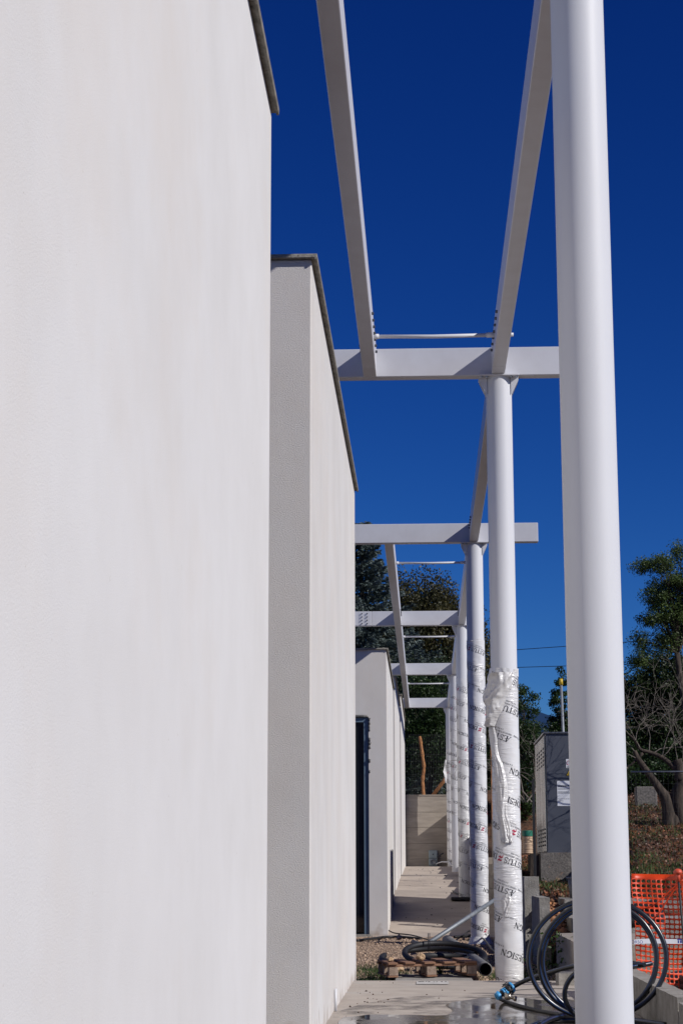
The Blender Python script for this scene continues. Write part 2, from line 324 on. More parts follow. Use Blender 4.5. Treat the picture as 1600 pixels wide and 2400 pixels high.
# ramp, poured in bays with open joints
mb=MB(); cuts=[31.8,36.2,39.4,41.0,42.0,43.6,46.4,49.8,53.6,59.2]
def rs(y): return zr(y)
for a,b in zip(cuts[:-1],cuts[1:]):
    n=3; yy=[a+.006+(b-.012-a)*k/n for k in range(n+1)]
    vs=[];
    for y in yy:
        for x in(-.9,1.44):
            vs+= [(x,y,rs(y)-.09),(x,y,rs(y))]
    fs=[]
    for k in range(n):
        o=k*4; fs+=[(o+1,o+3,o+7,o+5),(o,o+4,o+6,o+2),(o,o+1,o+5,o+4),(o+2,o+6,o+7,o+3)]
    fs+=[(0,2,3,1),(n*4,n*4+1,n*4+3,n*4+2)]
    mb.add(vs,fs)
tag(mb.build('ramp_path',M['ramp']),kind='structure')
# gravel bed
gx=np.linspace(-1.9,1.42,86); gy=np.linspace(17.7,32.2,250)
def gz(x,y): return -.085+.035*noise.noise(Vector((x*1.7,y*1.2,3)))+.012*noise.noise(Vector((x*9,y*9,1)))
V=np.array([(x,y,gz(x,y)) for y in gy for x in gx]); nx=len(gx)
Fq=np.array([(j*nx+i,j*nx+i+1,(j+1)*nx+i+1,(j+1)*nx+i) for j in range(len(gy)-1) for i in range(nx-1)])
tag(npmesh('gravel_bed',V,Fq,M['gravelbed'],smooth=True),kind='structure')
def stones(name,n,fx,size,mt):
    base=np.array([(1,0,0),(-1,0,0),(0,1,0),(0,-1,0),(0,0,.8),(0,0,-.8),(.7,.7,.3),(-.7,-.6,.4)])
    f=np.array([(0,2,4),(2,1,4),(1,3,4),(3,0,4),(2,0,5),(1,2,5),(3,1,5),(0,3,5)])
    Vs=[];Fs=[]
    for i in range(n):
        x,y,z=fx(); s=size*rng.uniform(.4,1.3)*(2.2 if rng.random()<.04 else 1)
        b=base[:6]*rng.uniform(.6,1.2,(6,3))*s; a=rng.uniform(0,6.28); c,si=math.cos(a),math.sin(a)
        b=b@np.array([[c,si,0],[-si,c,0],[0,0,.8]]).T
        Vs.append(b+(x,y,z+s*.2)); Fs.append(f+6*i)
    return npmesh(name,np.concatenate(Vs),np.concatenate(Fs),mt)
def fgr():
    y=17.9+(32-17.9)*rng.random()**1.3; x=rng.uniform(-.68 if y<20 else -1.3,1.4); return x,y,gz(x,y)
tag(stones('loose_gravel',34000,fgr,.0125,M['stone']),kind='stuff',label='pinkish loose gravel filling the bed between the two slabs')
# puddle on the slab
def blob(c,rx,ry,n,z,seed,amp=.25):
    return [(c[0]+rx*(1+amp*noise.noise(Vector((math.cos(a)*1.7,math.sin(a)*1.7,seed))))*math.cos(a),c[1]+ry*(1+amp*noise.noise(Vector((math.cos(a)*2.3,math.sin(a)*2.3,seed+5))))*math.sin(a),z) for a in [2*math.pi*k/n for k in range(n)]]
mb=MB()
def sheet(poly):
    n=len(poly); c=(sum(p[0] for p in poly)/n,sum(p[1] for p in poly)/n,poly[0][2]); mb.add([c]+list(poly),[(0,1+k,1+(k+1)%n) for k in range(n)])
sheet([(x if x<1.47 else 1.47,y if y<15.45 else 15.45,z) for x,y,z in blob((.75,13.6),.62,2.05,60,.0030,3,.35)])
sheet([(max(x,-.655),min(y,13.61),z) for x,y,z in blob((-.15,12.4),.55,1.3,60,.0034,8,.45)])
tag(mb.build('puddle',M['water']),kind='structure')
mb=MB(); sheet([(min(max(x,-.66),1.48),min(y,17.6),z) for x,y,z in blob((.45,13.3),1.15,2.6,70,.0016,4,.3)])
tag(mb.build('damp_patch',M['damp']),kind='structure')
# ================================================================ BUILDINGS
ZC=4.78   # parapet height
def coping(par,x0,x1,y0,y1,z,o=.037):
    # slab pieces with open joints and a drip lip below the outer edge
    t=.026; L=1.25
    def strip(along,a,b,fix0,fix1):
        n=max(1,round((b-a)/L)); st=(b-a)/n
        for k in range(n):
            p,q=a+k*st+.002,a+(k+1)*st-.002
            mb=MB()
            if along=='y': mb.bbox(fix0,fix1,p,q,z,z+t,.003); lip=(fix1-.014,fix1-.001,p,q)
            else: mb.bbox(p,q,fix0,fix1,z,z+t,.003); lip=(p,q,fix0+.001,fix0+.014)
            n0=len(mb.v); mb.box(*lip,z-.010,z+.002); mb.build('coping_stone',M['coping'],par)
    strip('y',y0-o,y1+o,x1-.32,x1+o)
    strip('x',max(x0,x1-2.8),x1-.322,y0-o,y0+.3)
    strip('x',max(x0,x1-2.8),x1-.322,y1-.3,y1+o)
def building(label,x1,y0,y1,zb,ztop,mt,x0=-8.,door=False):
    t=empty('building',(x1,y0,zb),label,'building','white rendered buildings in a row')
    mb=MB()
    if not door: mb.bbox(x0,x1,y0,y1,zb,ztop,.008)
    else:
        dx0,dx1,dz=-2.0,-.955,ztop-1.16
        mb.box(x0,x1,y0+.25,y1,zb,ztop)
        mb.box(dx1,x1,y0,y0+.249,zb,ztop-.0); mb.box(x0,dx0,y0,y0+.249,zb,ztop); mb.box(dx0,dx1,y0,y0+.249,dz,ztop)
    mb.build('wall',mt,t)
    coping(t,x0,x1,y0,y1,ztop)
    return t
b1=building('nearest white rendered building, its smooth wall filling the left of the photo',-.739,-6,8.84,-.3,ZC,M['plaster_near'])
b2=building('second white building from the camera, with rough grey-shaded end wall',-.676,11.175,18.42,-.3,ZC,M['plaster'])
b3=building('third white building down the row, with the dark blue framed door',-.646,32.2,39.3,-.3,ZC+.0,M['plaster'],door=True)
b4=building('fourth white building down the row, half hidden behind the one with the door',-.635,41.,48.4,.1,ZC+.42,M['plaster'])
b5=building('farthest white building, beside the concrete end wall of the ramp',-.615,50.,59.1,.5,ZC+.86,M['plaster'])
# conduit stub at foot of building 2
tag(MB().tube([(-.662,13.95,0.001),(-.662,13.95,.16)],.010,12).build('conduit_stub',M['steel']),'short white plastic conduit stub at the foot of the second white wall','conduit')
# door of building 3
dt=MB(); X0,X1,YF=-2.0,-.957,32.23; zt=4.78-1.165; z0=-.05
dt.bbox(X1-.085,X1,YF,YF+.1,z0,zt,.004); dt.bbox(X0,X0+.085,YF,YF+.1,z0,zt,.004); dt.bbox(X0+.086,X1-.086,YF,YF+.1,zt-.09,zt,.004)
dr=dt.build('door',M['frame'],b3)
MB().box(X0+.088,X1-.088,YF+.05,YF+.06,z0+.04,zt-.092).build('pane',M['glass'],dr)
MB().box(X0-.02,X1+.03,32.08,32.22,-.09,-.045).build('sill',M['rawconcrete'],dr)
for k in range(16):
    if k in(4,5,9,10,11,13,14): continue
    MB().tube([(X1+.012+.012*random.random(),32.205,zt-.02-.95*k/16+.02*random.random()),(X1+.014,32.205,zt-.02-.95*(k+.8)/16)],[.010+.022*random.random(),.012+.02*random.random()],8).build('sealant',M['foam'],dr)
MB().tube([(X1-.02-k*.13,32.20,zt+.012+.006*random.random()) for k in range(8)],[.014+.018*random.random() for k in range(8)],8).build('sealant',M['foam'],dr)
MB().box(-.648,-.643,36.7,38.0,.16,1.42).build('opening_shade',M['foam'],b3)  # dark sheet standing in for the shade inside a low wall opening
# end retaining wall with board-form courses
ew=empty('retaining_wall',(0,59.2,1.1),'board-marked concrete wall closing the far end of the ramp','wall')
mb=MB(); z=1.0; k=0
hh=[.38,.47,.49,.48,.51]
for h in hh:
    mb.bbox(-.63+.002*(k%2),1.5,59.2+.003*(k%2),59.5,z,z+h-.006,.004); z+=h; k+=1
mb.box(-.62,1.49,59.25,59.46,1.0,z-.02)
mb.build('courses',M['boardconcrete'],ew); ZE=z
MB().bbox(-.62,1.5,59.18,59.52,ZE-.004,ZE+.03,.004).build('top_course',M['boardconcrete'],ew)
# ================================================================ PERGOLA
pg=empty('steel_pergola',(.80,8.83,0),'white painted steel pergola frame on round columns running along the walkway','pergola')
Y2,SP,ZU,HB=18.747,9.945,6.03,.30
XR0,XR1,XL0,XL1=.731,.867,-.591,-.456; XC=.8067; RC=.1325
CY=[Y2+(k-1)*SP for k in range(6)]
CB=[-.02,-.10,-.10,.42,.98,1.12]
collab=['nearest white round column, thick and unwrapped','second column, bare on top and bagged in torn printed film below','third column, tightly wrapped in printed film','fourth column, wrapped film starting under its bracket','fifth column, wrapped only on its upper half','sixth and farthest column at the end wall']
BM={}
def bolts(par,pts,ax,r,h,mt='darkbolt'):
    off=parent_loc(par); key=(tuple(ax),r,h,mt)
    for p in pts:
        if key not in BM:
            m_=MB(); bolt(m_,(0,0,0),ax,r,h); o=m_.build('bolt',M[mt],None); o.parent=par; BM[key]=o.data
        else: o=bpy.data.objects.new('bolt',BM[key]); link(o,par)
        o.location=Vector(p)-off
def bolt(mb,c,ax,r=.016,h=.014): 
    ax=Vector(ax); mb.lathe(c,[(0,h),(r*.75,h),(r,h*.7),(r,0)],6,ax,False)
for k,y in enumerate(CY):
    cm=MB(); n=64; hs_=np.linspace(CB[k],ZU-.02,40 if k==0 else 8)
    cm.lathe((XC,y,0),[(RC,float(h)) for h in hs_],n)
    c=cm.build('column',M['steel'],pg); tag(c,collab[k])
    if k==0:   # small weld ripples down the pipe seam
        an=R(-90-20); 
        for q in range(6):
            zz=.5+q*.9+random.uniform(-.3,.3); a2=an+random.uniform(-.02,.02)
            nvec=Vector((math.cos(a2),math.sin(a2),0)); p=Vector((XC,y,zz))+nvec*(RC-.0030)
            MB().tube([p,p+Vector((0,0,random.uniform(.012,.04)))],.0026,8).build('weld_bead',M['steel'],c)
    br=MB(); br.bbox(XC-.205,XC+.205,y-.15,y+.15,ZU-.02,ZU-.001,.003)
    for s in(-1,1):
        br.prism([(XC+s*(RC-.01),y-.075,ZU-.021),(XC+s*.20,y-.075,ZU-.021),(XC+s*.20,y-.075,ZU-.055),(XC+s*(RC+.0),y-.075,ZU-.20),(XC+s*(RC-.01),y-.075,ZU-.20)],(0,.012,0))
        br.prism([(XC+s*(RC-.01),y+.06,ZU-.021),(XC+s*.20,y+.06,ZU-.021),(XC+s*.20,y+.06,ZU-.055),(XC+s*(RC+.0),y+.06,ZU-.20),(XC+s*(RC-.01),y+.06,ZU-.20)],(0,.012,0))
    bk=br.build('bracket',M['beam'],c)
    for s in(-1,1):
        for q in(.125,.178): bolts(bk,[(XC+s*q,y-.12,ZU-.0205)],(0,0,-1),.017,.016,'bolt')
# crossbeams
for k,y in enumerate(CY):
    xr=1.80 if k<3 else .90
    m_=MB()
    m_.bbox(-1.06 if k==3 else -5.,xr,y-.075,y+.075,ZU,ZU+HB,.006)
    if k==3: m_.bbox(-5.,-1.064,y-.075,y+.075,ZU,ZU+HB,.006)
    cb=m_.build('cross_beam',M['beam'],pg)
    if k==3:
        MB().bbox(-1.34,-1.07,y-.078,y-.0752,ZU+.006,ZU+HB-.006,.001).build('splice_plate',M['beam'],cb); bolts(cb,[(ix,y-.0782,ZU+.045+iz*.07) for ix in(-1.16,-1.27) for iz in range(4)],(0,-1,0),.013,.03)
# longitudinal beams (right every bay, left in bays 1 and 3-5)
def lbeam(x0,x1,ya,yb,dz=0):
    m_=MB(); e=.42
    m_.bbox(x0,x1,ya+.076,ya+e,ZU+.001,ZU+HB+.004,.006); m_.bbox(x0,x1,ya+e+.004,yb-e-.004,ZU+.001,ZU+HB+.004,.006); m_.bbox(x0,x1,yb-e,yb-.076,ZU+.001,ZU+HB+.004,.006)
    lb=m_.build('long_beam',M['beam'],pg)
    if ya<30:
        n=7 if ya<10 else 5
        for s,x in((-1,x0),(1,x1)):
            if (s==-1)==(x0>0): bolts(lb,[(x+s*.0002,yb-.5-.22*q,ZU+.15) for q in range(n)],(s,0,0),.014,.022)
            else: bolts(lb,[(x+s*.0002,yb-.5-.22*q,ZU+.15) for q in range(2)],(s,0,0),.014,.022)
    return lb
for k in range(5):
    lbeam(XR0,XR1,CY[k],CY[k+1])
    if k!=1: lbeam(XL0,XL1,CY[k],CY[k+1])
lbeam(XR0,XR1,CY[0]-SP,CY[0]); lbeam(XL0,XL1,CY[0]-SP,CY[0])
def rod(px,py):
    # the rods sit at mid height of the beams
    d=ray(px,py); kk=(ZU+.16-1)/d.z; y=d.y*kk
    r=MB().tube([(XL1-.0,y,ZU+.16),((XL1+XR0)/2,y,ZU+.152),(XR0,y,ZU+.16)],.019,10)
    r.tube([(XL1,y,ZU+.16),(XL1+.05,y,ZU+.16)],.026,10); r.tube([(XR0-.08,y,ZU+.16),(XR0,y,ZU+.16)],.026,10)
    if y<20: r.tube([(XR1,y,ZU+.16),(XR1+.05,y,ZU+.16)],.02,8)
    o=r.build('tie_rod',M['steel'],pg)
for p in((1010,787),(990,1319),(990,1492),(990,1602)): rod(*p)
# ================================================================ PRINTED FILM WRAPS
# serif glyphs as strokes: list of polylines of (x,y,width)
def arc(cx,cy,rx,ry,a0,a1,w0,w1,n=9):
    return [(cx+rx*math.cos(R(a0+(a1-a0)*k/n)),cy+ry*math.sin(R(a0+(a1-a0)*k/n)),w0+(w1-w0)*math.sin(math.pi*k/n)) for k in range(n+1)]
T_,t_=.185,.075
def ser(x,y,l=.17): return [(x-l,y,t_),(x+l,y,t_)]
G={'T':(.86,[[(.43,0,T_),(.43,1,T_)],[(.02,.97,t_),(.84,.97,t_)],ser(.43,.02),[(.04,.97,t_),(.04,.76,t_)],[(.82,.97,t_),(.82,.76,t_)]]),
 'E':(.78,[[(.18,0,T_),(.18,1,T_)],[(.02,.97,t_),(.70,.97,t_)],[(.02,.03,t_),(.74,.03,t_)],[(.18,.52,t_),(.52,.52,t_)],[(.69,.97,t_),(.69,.78,t_)],[(.73,.03,t_),(.73,.25,t_)],[(.52,.38,t_),(.52,.65,t_)]]),
 'I':(.42,[[(.2,0,T_),(.2,1,T_)],ser(.2,.02),ser(.2,.98)]),
 'N':(1.0,[[(.16,0,t_),(.16,1,t_)],[(.16,.98,T_),(.84,.02,T_)],[(.84,0,t_),(.84,1,t_)],ser(.16,.02,.13),ser(.12,.98,.12),ser(.84,.98,.14)]),
 'D':(.98,[[(.18,0,T_),(.18,1,T_)],[(.02,.97,t_),(.42,.97,t_)],[(.02,.03,t_),(.42,.03,t_)],arc(.40,.5,.46,.47,90,-90,t_,T_*1.1,12)]),
 'U':(.95,[[(.2,1,T_),(.2,.32,T_)],arc(.48,.32,.29,.30,180,360,T_*.9,t_,10),[(.77,.32,t_),(.77,1,t_)],ser(.2,.98),ser(.77,.98,.13)]),
 'S':(.66,[arc(.32,.745,.22,.225,20,270,t_,.13,10),arc(.32,.27,.24,.245,90,-160,.13,t_,10),[(.54,.98,t_),(.54,.76,t_)],[(.07,.02,t_),(.07,.27,t_)]]),
 'G':(.98,[arc(.5,.5,.42,.48,50,310,t_,T_*1.1,14),[(.78,.08,T_*.8),(.78,.42,T_*.8)],ser(.78,.43,.15),[(.79,.95,t_),(.79,.72,t_)]]),
 'Æ':(1.22,[[(.10,0,t_),(.58,1,t_)],[(.64,0,T_),(.64,1,T_)],[(.46,.97,t_),(1.12,.97,t_)],[(.50,.03,t_),(1.16,.03,t_)],[(.30,.40,t_),(.64,.40,t_)],[(.64,.52,t_),(.95,.52,t_)],[(1.11,.97,t_),(1.11,.78,t_)],[(1.15,.03,t_),(1.15,.25,t_)],ser(.10,.02,.12)])}
def word(txt,h,x0,y0,out):
    x=x0
    for ch in txt:
        if ch==' ': x+=.4*h; continue
        wd,st=G[ch]
        for pl in st: out.append([(x+p[0]*h,y0+p[1]*h,p[2]*h) for p in pl])
        x+=(wd+.03)*h
    return x
def logo(h,x0,y0,out):   # two stacked flag-like waves
    for q in(0,1):
        yb=y0+.12*h+q*.5*h
        out.append([(x0+.10*h,yb-.30*h*(q==0)+.0*h,.06*h),(x0+.12*h,yb+.16*h,.20*h),(x0+.34*h,yb+.24*h,.36*h),(x0+.58*h,yb+.12*h,.36*h),(x0+.76*h,yb+.24*h,.20*h),(x0+.80*h,yb+(.62 if q else .30)*h,.05*h)])
    return x0+.95*h
fc=bpy.data.curves.new('tmp','FONT'); fc.size=1
def smalltext(s):
    fc.body=s; o=bpy.data.objects.new('tmp',fc); col.objects.link(o)
    dg=bpy.context.evaluated_depsgraph_get(); me=o.evaluated_get(dg).to_mesh()
    vs=[tuple(v.co) for v in me.vertices]; fs=[tuple(p.vertices) for p in me.polygons]
    o.evaluated_get(dg).to_mesh_clear(); bpy.data.objects.remove(o); return vs,fs
ST1=smalltext('VERNICIATURA INDUSTRIALE A PELLET'); ST2=smalltext('E A POLVERE')
TH=R(18.9); DX=(-math.cos(TH),math.sin(TH)); UPV=(-math.sin(TH),-math.cos(TH))
def wrap(k,z0,z1,seed,label,top_gather=0):
    rnd=random.Random(seed); y=CY[k]; t=empty('plastic_wrap',(XC,y,z0),label,'plastic wrap','printed packing film wrapped round the columns')
    r0=RC+.006
    def rad(phi,z):
        cs,sn=math.cos(phi),math.sin(phi); p=Vector((cs*.5,sn*.5,z*1.1+seed*7))
        r=r0+.005*noise.noise(p*2)+.0030*noise.noise(Vector((cs*1.8,sn*1.8+z*3,z*9+seed)))
        if top_gather and z>z1-.10: r+=.02*noise.noise(Vector((cs*3,sn*3,z*9)))
        if z<z0+.12 and k==2: r+=.05*(z0+.12-z)/.12*(1+.4*noise.noise(Vector((cs*3,sn*3,z*6))))
        return r
    nz=max(60,int((z1-z0)*60)); nph=72; mbv=[]; 
    for i in range(nz+1):
        z=z0+(z1-z0)*i/nz
        for j in range(nph):
            a=2*math.pi*j/nph; zz=z
            if i==nz: zz=z1+.05*noise.noise(Vector((math.cos(a)*1.2,math.sin(a)*1.2,seed)))
            r=rad(a,zz); mbv.append((XC+r*math.sin(a),y-r*math.cos(a),zz))
    V=np.array(mbv); Fq=np.array([(i*nph+j,i*nph+(j+1)%nph,(i+1)*nph+(j+1)%nph,(i+1)*nph+j) for i in range(nz) for j in range(nph)])
    fo=npmesh('film',V,Fq,M['film'],t,smooth=True)
    def put(mb,s,u,lift=.0012):
        # s along reading direction, u text-up; origin phase
        X=s*DX[0]+u*UPV[0]; Z=z0+s*DX[1]+u*UPV[1]+ph
        return X,Z
    ph=rnd.uniform(0,.28); H=.058
    blk=MB(); rd=MB(); L=(z1-z0+.6)/DX[1]; s=-.4; ok=lambda Z: z0+.02<Z<z1-.03
    def place(mb,polys):
        for vs,fs in polys:
            q=[put(mb,*v) for v in vs]
            if all(ok(Z) for _,Z in q):
                mb.add([(XC+(rad(X/r0,Z)+.0022)*math.sin(X/r0),y-(rad(X/r0,Z)+.0022)*math.cos(X/r0),Z) for X,Z in q],fs)
    def strokes(mb,sl):
        for pl in sl:
            vs=[];fs=[]
            for i,(a,b,wd) in enumerate(pl):
                p0=pl[max(i-1,0)];p1=pl[min(i+1,len(pl)-1)]; dx,dy=p1[0]-p0[0],p1[1]-p0[1]; l=math.hypot(dx,dy) or 1
                vs+=[(a-dy/l*wd/2,b+dx/l*wd/2),(a+dy/l*wd/2,b-dx/l*wd/2)]
            fs=[(2*i,2*i+1,2*i+3,2*i+2) for i in range(len(pl)-1)]
            place(mb,[(vs,fs)])
    while s<L:
        out=[]; e=word('ÆSTUS',H,s,0,out); lo=[]; e2=logo(H,e+.014,0,lo); e3=word('DESIGN',H,e2+.014,0,out)
        strokes(blk,out); strokes(rd,lo)
        for (vs,fs),sc,du,ds in ((ST1,.023,-.030,.0),(ST2,.023,-.030,.62),(ST2,.020,-.056,.10),(ST2,.016,-.056,.30)):
            hmax=[(ds+s+v[0]*sc,du+v[1]*sc) for v in vs]
            q=[put(None,*v) for v in hmax]; zz=[Z for _,Z in q]
            if min(zz)>z0+.02 and max(zz)<z1-.03: place(blk,[(hmax,fs)])
        s+=.77
    blk.build('lettering',M['ink'],fo,recalc=False); rd.build('emblem',M['red'],fo,recalc=False)
    return t,rad
W2,rad2=wrap(1,-.10,3.0,1,'torn printed film on the second column, with a baggy collar and a hanging twisted tail',1)
wrap(2,-.08,4.50,2,'tight printed film on the third column, flared out at its gravel foot')
wrap(3,.45,4.92,3,'printed film on the fourth column, ending in a loose ring high up')
wrap(4,2.4,5.50,4,'printed film on the upper half of the fifth column only')
wrap(5,1.15,4.72,5,'printed film on the farthest column by the end wall')
# loose bag and twisted tail of the torn film, draped down the front-left of column 2
def crumple(path,widths,name,parent,depth=.03,nc=16,seed=1,off=.02,frill=0):
    """a creased strip of thin film: path points (phi,z), half widths in metres; long sharp folds run along the strip"""
    rows=len(path)*9; pp=np.array(path); tt=np.linspace(0,1,len(path)); nc=nc*2
    def rdg(v): return 1-abs(noise.noise(v))*3.2
    vs=[]
    for i in range(rows):
        t=i/(rows-1); ph=np.interp(t,tt,pp[:,0]); z=np.interp(t,tt,pp[:,1]); wv=np.interp(t,tt,widths)
        for j in range(nc+1):
            s=(j/nc*2-1)
            edge=1+.25*noise.noise(Vector((t*5,3 if s>0 else -3,seed)))
            u=s*wv*edge; zz=z+.02*noise.noise(Vector((t*6,s*2,seed+3)))
            f1=max(0,rdg(Vector((s*1.3+t*1.2,t*2.2,seed+9)))); f2=max(0,rdg(Vector((s*3.2-t*2.5,t*5,seed+5)))); f3=noise.noise(Vector((s*9+t*8,t*16,seed+2)))
            a=ph+u/(RC+.02); r=RC+.009+off*(1-s*s)**.7+depth*(.8*f1+.35*f2)*(1-abs(s)**3)+depth*.14*f3
            if frill and t>.86: r+=frill*(t-.86)/.14*(.5+.9*noise.noise(Vector((s*8,t*30,seed)))); zz+=.03*noise.noise(Vector((s*11,5,seed)))*(t-.86)/.14
            vs.append((XC+r*math.sin(a),CY[1]-r*math.cos(a),zz))
    n=nc+1; F_=np.array([(i*n+j,i*n+j+1,(i+1)*n+j+1,(i+1)*n+j) for i in range(rows-1) for j in range(nc)])
    return npmesh(name,np.array(vs),F_,M['loosefilm'],parent,smooth=True)
def zc2(py): return 1+(2042-py)/F*CY[1]*.995
crumple([(-.25,zc2(1588)),(-.5,zc2(1620)),(-.85,zc2(1655)),(-1.0,zc2(1690)),(-1.0,zc2(1712))],[.13,.16,.13,.08,.03],'loose_collar',W2,.05,16,2,.06)
crumple([(-1.2,zc2(1690)),(-1.05,zc2(1735)),(-.85,zc2(1770)),(-.6,zc2(1800)),(-.45,zc2(1850)),(-.42,zc2(1890)),(-.30,zc2(1920)),(-.12,zc2(1955)),(-.05,zc2(1978))],[.03,.055,.05,.06,.075,.07,.055,.07,.065],'hanging_tail',W2,.020,14,5,.014,.03)
crumple([(-.15,zc2(2095)),(-.12,zc2(2115)),(-.22,zc2(2145))],[.04,.07,.02],'torn_patch',W2,.010,12,8,.010)
# flapping sheet high on column 6
fl=MB(); vs=[];
for i in range(9):
    for j in range(4): vs.append((XC-.12-.10*j/3*(1-abs(i/8-.5))-.01*math.sin(i*2),CY[5]-.12-.05*j/3-.03*math.sin(i+j),4.4-i*.09))
tag(fl.add(vs,[(i*4+j,i*4+j+1,(i+1)*4+j+1,(i+1)*4+j) for i in range(8) for j in range(3)]).build('film_flap',M['loosefilm']),'loose flap of white film sticking out left of the farthest column','plastic film')
# ================================================================ RIGHT-HAND WALLS, STEPS, KERB
def bl(name,label,cat,mt,*boxes,b=.008,Mx=None):
    m_=MB()
    for q in boxes: m_.bbox(*q,b=b,M=Mx)
    return tag(m_.build(name,mt),label,cat)
def rough_block(name,label,cat,mt,x0,x1,y0,y1,z0,z1,seed,amp=.012,seg=.09):
    """cast block with worn, uneven faces"""
    bm=bmesh.new(); bmesh.ops.create_cube(bm,size=1); bmesh.ops.scale(bm,vec=(x1-x0,y1-y0,z1-z0),verts=bm.verts); bmesh.ops.translate(bm,vec=((x0+x1)/2,(y0+y1)/2,(z0+z1)/2),verts=bm.verts)
    for ax,(a,b_) in enumerate(((x0,x1),(y0,y1),(z0,z1))):
        n=max(1,min(30,int((b_-a)/seg)))
        for k in range(1,n):
            co=[0,0,0]; no=[0,0,0]; no[ax]=1; co[ax]=a+(b_-a)*k/n
            bmesh.ops.bisect_plane(bm,geom=bm.verts[:]+bm.edges[:]+bm.faces[:],plane_co=co,plane_no=no)
    for v in bm.verts:
        p=v.co; nn=noise.noise_vector(p*5+Vector((seed,0,0))); n2=noise.noise_vector(p*17+Vector((seed,3,0)))
        v.co=p+Vector(nn)*amp+Vector(n2)*amp*.5
    m_=MB(); bm.verts.index_update(); m_.add([v.co.copy() for v in bm.verts],[[v.index for v in f.verts] for f in bm.faces]); bm.free()
    return tag(m_.build(name,mt),label,cat)
kb=rough_block('kerb','low pale concrete kerb running along the right edge of the wet slab','kerb',M['rawconcrete'],1.50,1.63,11.6,16.2,-.12,.25,1,.004)
rough_block('kerb','short shaded concrete kerb piece set lower in front of the pale kerb','kerb',M['rawconcrete'],1.50,1.64,6.5,11.56,-.12,.225,2,.004)
rough_block('concrete_block','small pale concrete block on the slab between the pipe coil loops','block',M['rawconcrete'],1.17,1.45,17.1,17.5,-.02,.105,3,.004)
rough_block('concrete_step','lowest broad concrete step with dark board-marked side wall','step',M['boardconcrete'],1.42,6,17.7,21.0,-.1,.33,4,.008,.2)
rough_block('concrete_step','middle concrete step behind the lowest one','step',M['rawconcrete'],1.66,6,21.05,23.4,-.1,.47,5,.008,.2)
rough_block('concrete_step','top concrete step carrying the grey plastic tub','step',M['rawconcrete'],1.70,6,23.45,24.6,-.1,.66,6,.008,.2)
rough_block('retaining_wall','pale upright concrete wall block right behind the torn-film column','wall',M['rawconcrete'],1.22,1.40,23.6,24.6,-.1,.93,7,.004)
rough_block('concrete_block','short pale concrete slab end beside the rubble heap','block',M['rawconcrete'],1.30,1.42,21.9,23.5,-.1,.70,8,.006)
rough_block('plinth','mottled old concrete plinth under the grey cabinet','plinth',M['oldconcrete'],1.995,3.4,33.0,37.2,.5,1.31,9,.008)
bl('timber_post','brown timber board standing against the left end of the mottled plinth','post',M['bark'],(1.815,1.98,33.05,33.2,.6,1.30))
# long retaining wall right of the ramp and a sloping white panelled end
rw=empty('retaining_wall',(1.5,45,.5),'pale panelled concrete side wall standing right of the ramp behind the columns','wall')
for k in range(9):
    m_=MB()
    y0,y1,zt=((31.0,34.55,.66),(34.6,36.75,1.88),(36.8,38.3,2.02),(38.35,42,1.15),(42.05,46,1.30),(46.05,50,1.50),(50.05,54,1.70),(54.05,58.1,1.80),(58.15,59.1,3.25))[k]
    for q in range(5):
        za=-.1+(zt+.1)*q/5; m_.bbox(1.345,1.49,y0,y1,za,za+(zt+.1)/5-.006,b=.004)
    m_.build('panel',M['boardconcrete'],rw)
bl('timber_stake','thick orange timber stake behind the columns, with a crosspiece on top','stake',M['orangewood'],(1.58,1.70,44.9,45.0,2.0,3.92),(1.60,1.80,44.85,44.89,3.60,3.70),b=.01)
bl('black_post','slim black post right of the torn-film column','post',M['blackmatt'],(1.545,1.58,27.2,27.26,.6,2.3),b=.004)
# rubble
def frub():
    x=rng.uniform(1.36,1.62); y=rng.uniform(21.4,24.2); return x,y,.12+.45*(y-21.4)/2.8+rng.uniform(-.02,.1)
tag(stones('rubble_heap',500,frub,.045,mat('brown_rubble',(.32,.15,.07),(.2,.09,.045),scale=9,rough=.95,island=.5)),label='brown rubble heap between the concrete blocks',kind='stuff')
# plastic tub
tb=empty('plastic_tub',(1.93,24.0,.66),'grey plastic tub standing on the top concrete step','tub')
MB().lathe((1.93,24.0,.665),[(0,0),(.12,0),(.15,.26),(.143,.26),(.115,.012),(0,.012)],28).build('bucket',M['greyplastic'],tb)
MB().lathe((1.93,24.0,.905),[(.149,0),(.162,0),(.162,.022),(.150,.022)],28).build('rim',M['greyplastic'],tb)
# ================================================================ CABINET
cx0,cx1,cy0,cy1,cz0,cz1=2.145,3.08,33.5,36.4,1.316,3.40
cab=empty('electrical_cabinet',((cx0+cx1)/2,27,cz0),'tall dark grey electrical cabinet with warning labels on a concrete plinth','cabinet')
m_=MB(); m_.bbox(cx0+.012,cx1,cy0,cy1,cz0,cz1,.006); m_.build('body',M['cabinet'],cab)
MB().bbox(cx0-.03,cx1+.03,cy0-.03,cy1+.03,cz1+.002,cz1+.035,.006).build('roof',M['cabinet'],cab)
MB().bbox(cx0-.0,cx1+.01,cy0-.012,cy0-.002,cz0-.0,cz0+.03,.002).build('base_strip',M['cabinet'],cab)
m_=MB(); dx=.09
for k in range(15):   # ribbed side cladding
    y=cy0+.08+k*.19; m_.bbox(cx0-.012,cx0+.010,y,y+.105,cz0+.02,cz1-.02,.006)
sp_=m_.build('side_cladding',M['cabinetside'],cab)
for y0 in (33.7,34.3,34.9,35.5):
    for z0 in (cz0+.12,cz1-.54):
        for q in range(5): MB().box(cx0-.020,cx0-.0125,y0,y0+.28,z0+q*.07,z0+q*.07+.03).build('louvre',M['ink'],sp_)
